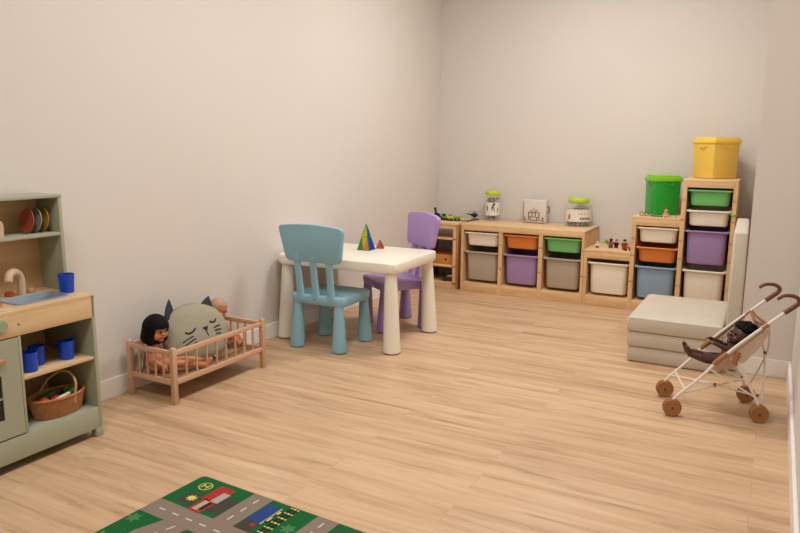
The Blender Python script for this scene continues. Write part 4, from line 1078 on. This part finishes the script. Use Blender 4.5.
# doll in the stroller (world coordinates from stroller local)
LW = lambda x, y, z: O + u * x + v_ * y + Vector((0, 0, z))
J = {'pelvis': LW(.218, .112, .226), 'chest': LW(.250, .115, .276), 'neck': LW(.262, .116, .300), 'side': -v_ * 1.0, 'fwd': (LW(-.55, 0, .62) - O)}
J['side'] = v_ * -1
J['side'] = Vector(J['fwd']).normalized().cross(Vector((LW(.55, 0, .8) - O))).normalized() * -1
for s, n in ((1, 'l'), (-1, 'r')):
    yy = .114 + (-.030 if n == 'l' else .030)
    sd = 1 if (Vector(J['side']).dot(v_) > 0) == (n == 'l') else -1
    J['elbow_' + n] = LW(.215, .114 + sd * .052, .280); J['wrist_' + n] = LW(.170, .114 + sd * .040, .300)
    J['knee_' + n] = LW(.138, .114 + sd * .034, .228); J['ankle_' + n] = LW(.072, .114 + sd * .030, .246); J['toe_' + n] = LW(.058, .114 + sd * .032, .276)
doll('dark brown baby doll with black curly hair lying in stroller', headM(LW(.274, .112, .328), (LW(-.80, -.25, .35) - O), (.6, .2, .9)), J, M_sk3, M_eye, M_lip3, .049, ('curly', M_blackhair))

# ------------------------------------------------------------------ road rug
M_rg = mat('rug_green', '1F6034', .95, .1, noise_amt=.12, scale=120, bump=.4, bscale=500); M_rr = mat('rug_road', '88796C', .95, .1, noise_amt=.05, scale=120, bump=.4, bscale=500)
M_rw = mat('rug_white', 'CFC6B8', .95); M_rred = mat('rug_red', 'A82420', .95); M_rd = mat('rug_dark', '3C3830', .95); M_ry = mat('rug_yellow', 'D8C860', .95)
M_rb = mat('rug_blue', '1C3C7C', .95); M_rl = mat('rug_light_green', '3E7C48', .95); M_rk = mat('rug_black', '14140F', .95); M_rgy = mat('rug_grey', 'A8A090', .95)
M_redge = mat('rug_edge', '16402A', .95)
RM = [M_rg, M_rr, M_rw, M_rred, M_rd, M_ry, M_rb, M_rl, M_rk, M_rgy, M_redge]
bm = bmesh.new(); RW, RH = 1.20, .80
def rpoly(pts, lvl, mi): prism(bm, pts, .0035, .0040 + lvl * .00035, mi)
def rrc(x0, x1, y0, y1, lvl, mi): rpoly([(x0, -y1), (x1, -y1), (x1, -y0), (x0, -y0)], lvl, mi)
base = rrect(RW, RH, .018, 0, 5, RW / 2, -RH / 2)
prism(bm, [(p[0], p[1]) for p in base], 0, .0046, 10)
inner = rrect(RW - .006, RH - .006, .016, 0, 5, RW / 2, -RH / 2); prism(bm, [(p[0], p[1]) for p in inner], .004, .0050, 0)
rl = 3
rrc(.002, RW - .002, .180, .262, rl + 1, 1)           # horizontal roads
rrc(.002, RW - .002, .560, .642, rl + 1, 1)
for a in (.231, .487, .80): rrc(a, a + .078, .002, .181, rl, 1)
rpoly([(.112, -.261), (.212, -.261), (.190, -.33), (.150, -.562), (.060, -.562), (.085, -.34)], rl, 1)
for a in (.42, .80): rrc(a, a + .078, .26, .561, rl, 1)
for k in range(20):
    x = .045 + k * .058
    if x < RW - .03: rrc(x, x + .026, .2195, .2245, rl + 2, 2); rrc(x, x + .026, .599, .604, rl + 2, 2)
for a in (.231, .487, .80):
    for k in range(3): rrc(a + .0365, a + .0415, .025 + k * .055, .051 + k * .055, rl + 2, 2)
rpoly([(.166, -.268), (.171, -.268), (.163, -.294), (.158, -.294)], rl + 2, 2); rpoly([(.148, -.32), (.153, -.32), (.146, -.346), (.141, -.346)], rl + 2, 2)
# helicopter pad
rpoly(disc_pts(.064, -.052, .0275), rl + 1, 4); rpoly(disc_pts(.064, -.052, .0240), rl + 2, 5); rpoly(disc_pts(.064, -.052, .0205), rl + 3, 0)
def rot(pts, c, a): return [(c[0] + (x - c[0]) * math.cos(a) - (y - c[1]) * math.sin(a), c[1] + (x - c[0]) * math.sin(a) + (y - c[1]) * math.cos(a)) for x, y in pts]
for (a, b, c, d) in ((-.0120, -.0080, -.0125, .0125), (.0080, .0120, -.0125, .0125), (-.0080, .0080, -.0020, .0020)):
    rpoly([(.064 + a, -.052 + c), (.064 + b, -.052 + c), (.064 + b, -.052 + d), (.064 + a, -.052 + d)], rl + 4, 5)
rrc(.050, .112, .098, .165, rl, 4)
star = []
for k in range(18):
    a = 2 * PI * k / 18 + .2; r = .021 if k % 2 == 0 else .011; star.append((.083 + r * math.cos(a), -.128 + r * .9 * math.sin(a)))
rpoly(star, rl + 2, 5)
# fire station
rrc(.172, .229, .062, .160, rl, 4)
rrc(.108, .170, .022, .112, rl + 1, 3); rrc(.120, .170, .108, .182, rl + 1, 3)
rrc(.146, .176, .052, .112, rl + 2, 9); rrc(.130, .150, .116, .172, rl + 2, 9); rrc(.150, .164, .118, .165, rl + 2, 8)
# blue hall, rail line, bush
rrc(.313, .372, .085, .180, rl, 4)
rrc(.316, .366, .028, .128, rl + 1, 6); rrc(.366, .372, .028, .128, rl + 2, 9)
for a in (.396, .412): rrc(a - .0016, a + .0016, .004, .178, rl + 2, 8)
for k in range(17): rrc(.388, .420, .007 + k * .010, .0125 + k * .010, rl + 1, 8 if k % 3 else 5)
rrc(.372, .384, .040, .066, rl + 3, 8); rrc(.374, .381, .044, .062, rl + 4, 5); rrc(.370, .384, .078, .112, rl + 3, 8); rrc(.373, .380, .082, .106, rl + 4, 5)
rrc(.345, .362, .135, .150, rl + 2, 3)
def bush(cx, cy, s=1.0):
    P = [(cx + (s * .019 + s * .006 * math.cos(6 * a)) * math.cos(a), cy + (s * .019 + s * .006 * math.cos(6 * a)) * math.sin(a)) for a in [2 * PI * k / 40 for k in range(40)]]
    rpoly(P, rl + 1, 7)
bush(.456, -.105); bush(.025, -.30); bush(.03, -.42, 1.3); bush(.30, -.36, 1.5); bush(.62, -.12, 1.4); bush(.62, -.40, 1.6)
rrc(.58, .75, .03, .10, rl, 4); rrc(.91, 1.1, .04, .13, rl + 1, 6)
rg = obj('road_rug', bm, RM, ang=None); rg.location = (.478, -3.245, 0); rg.rotation_euler = (0, 0, math.radians(-3.0))
tag(rg, 'green children\'s play rug printed with roads, helicopter pad and fire station', 'rug')
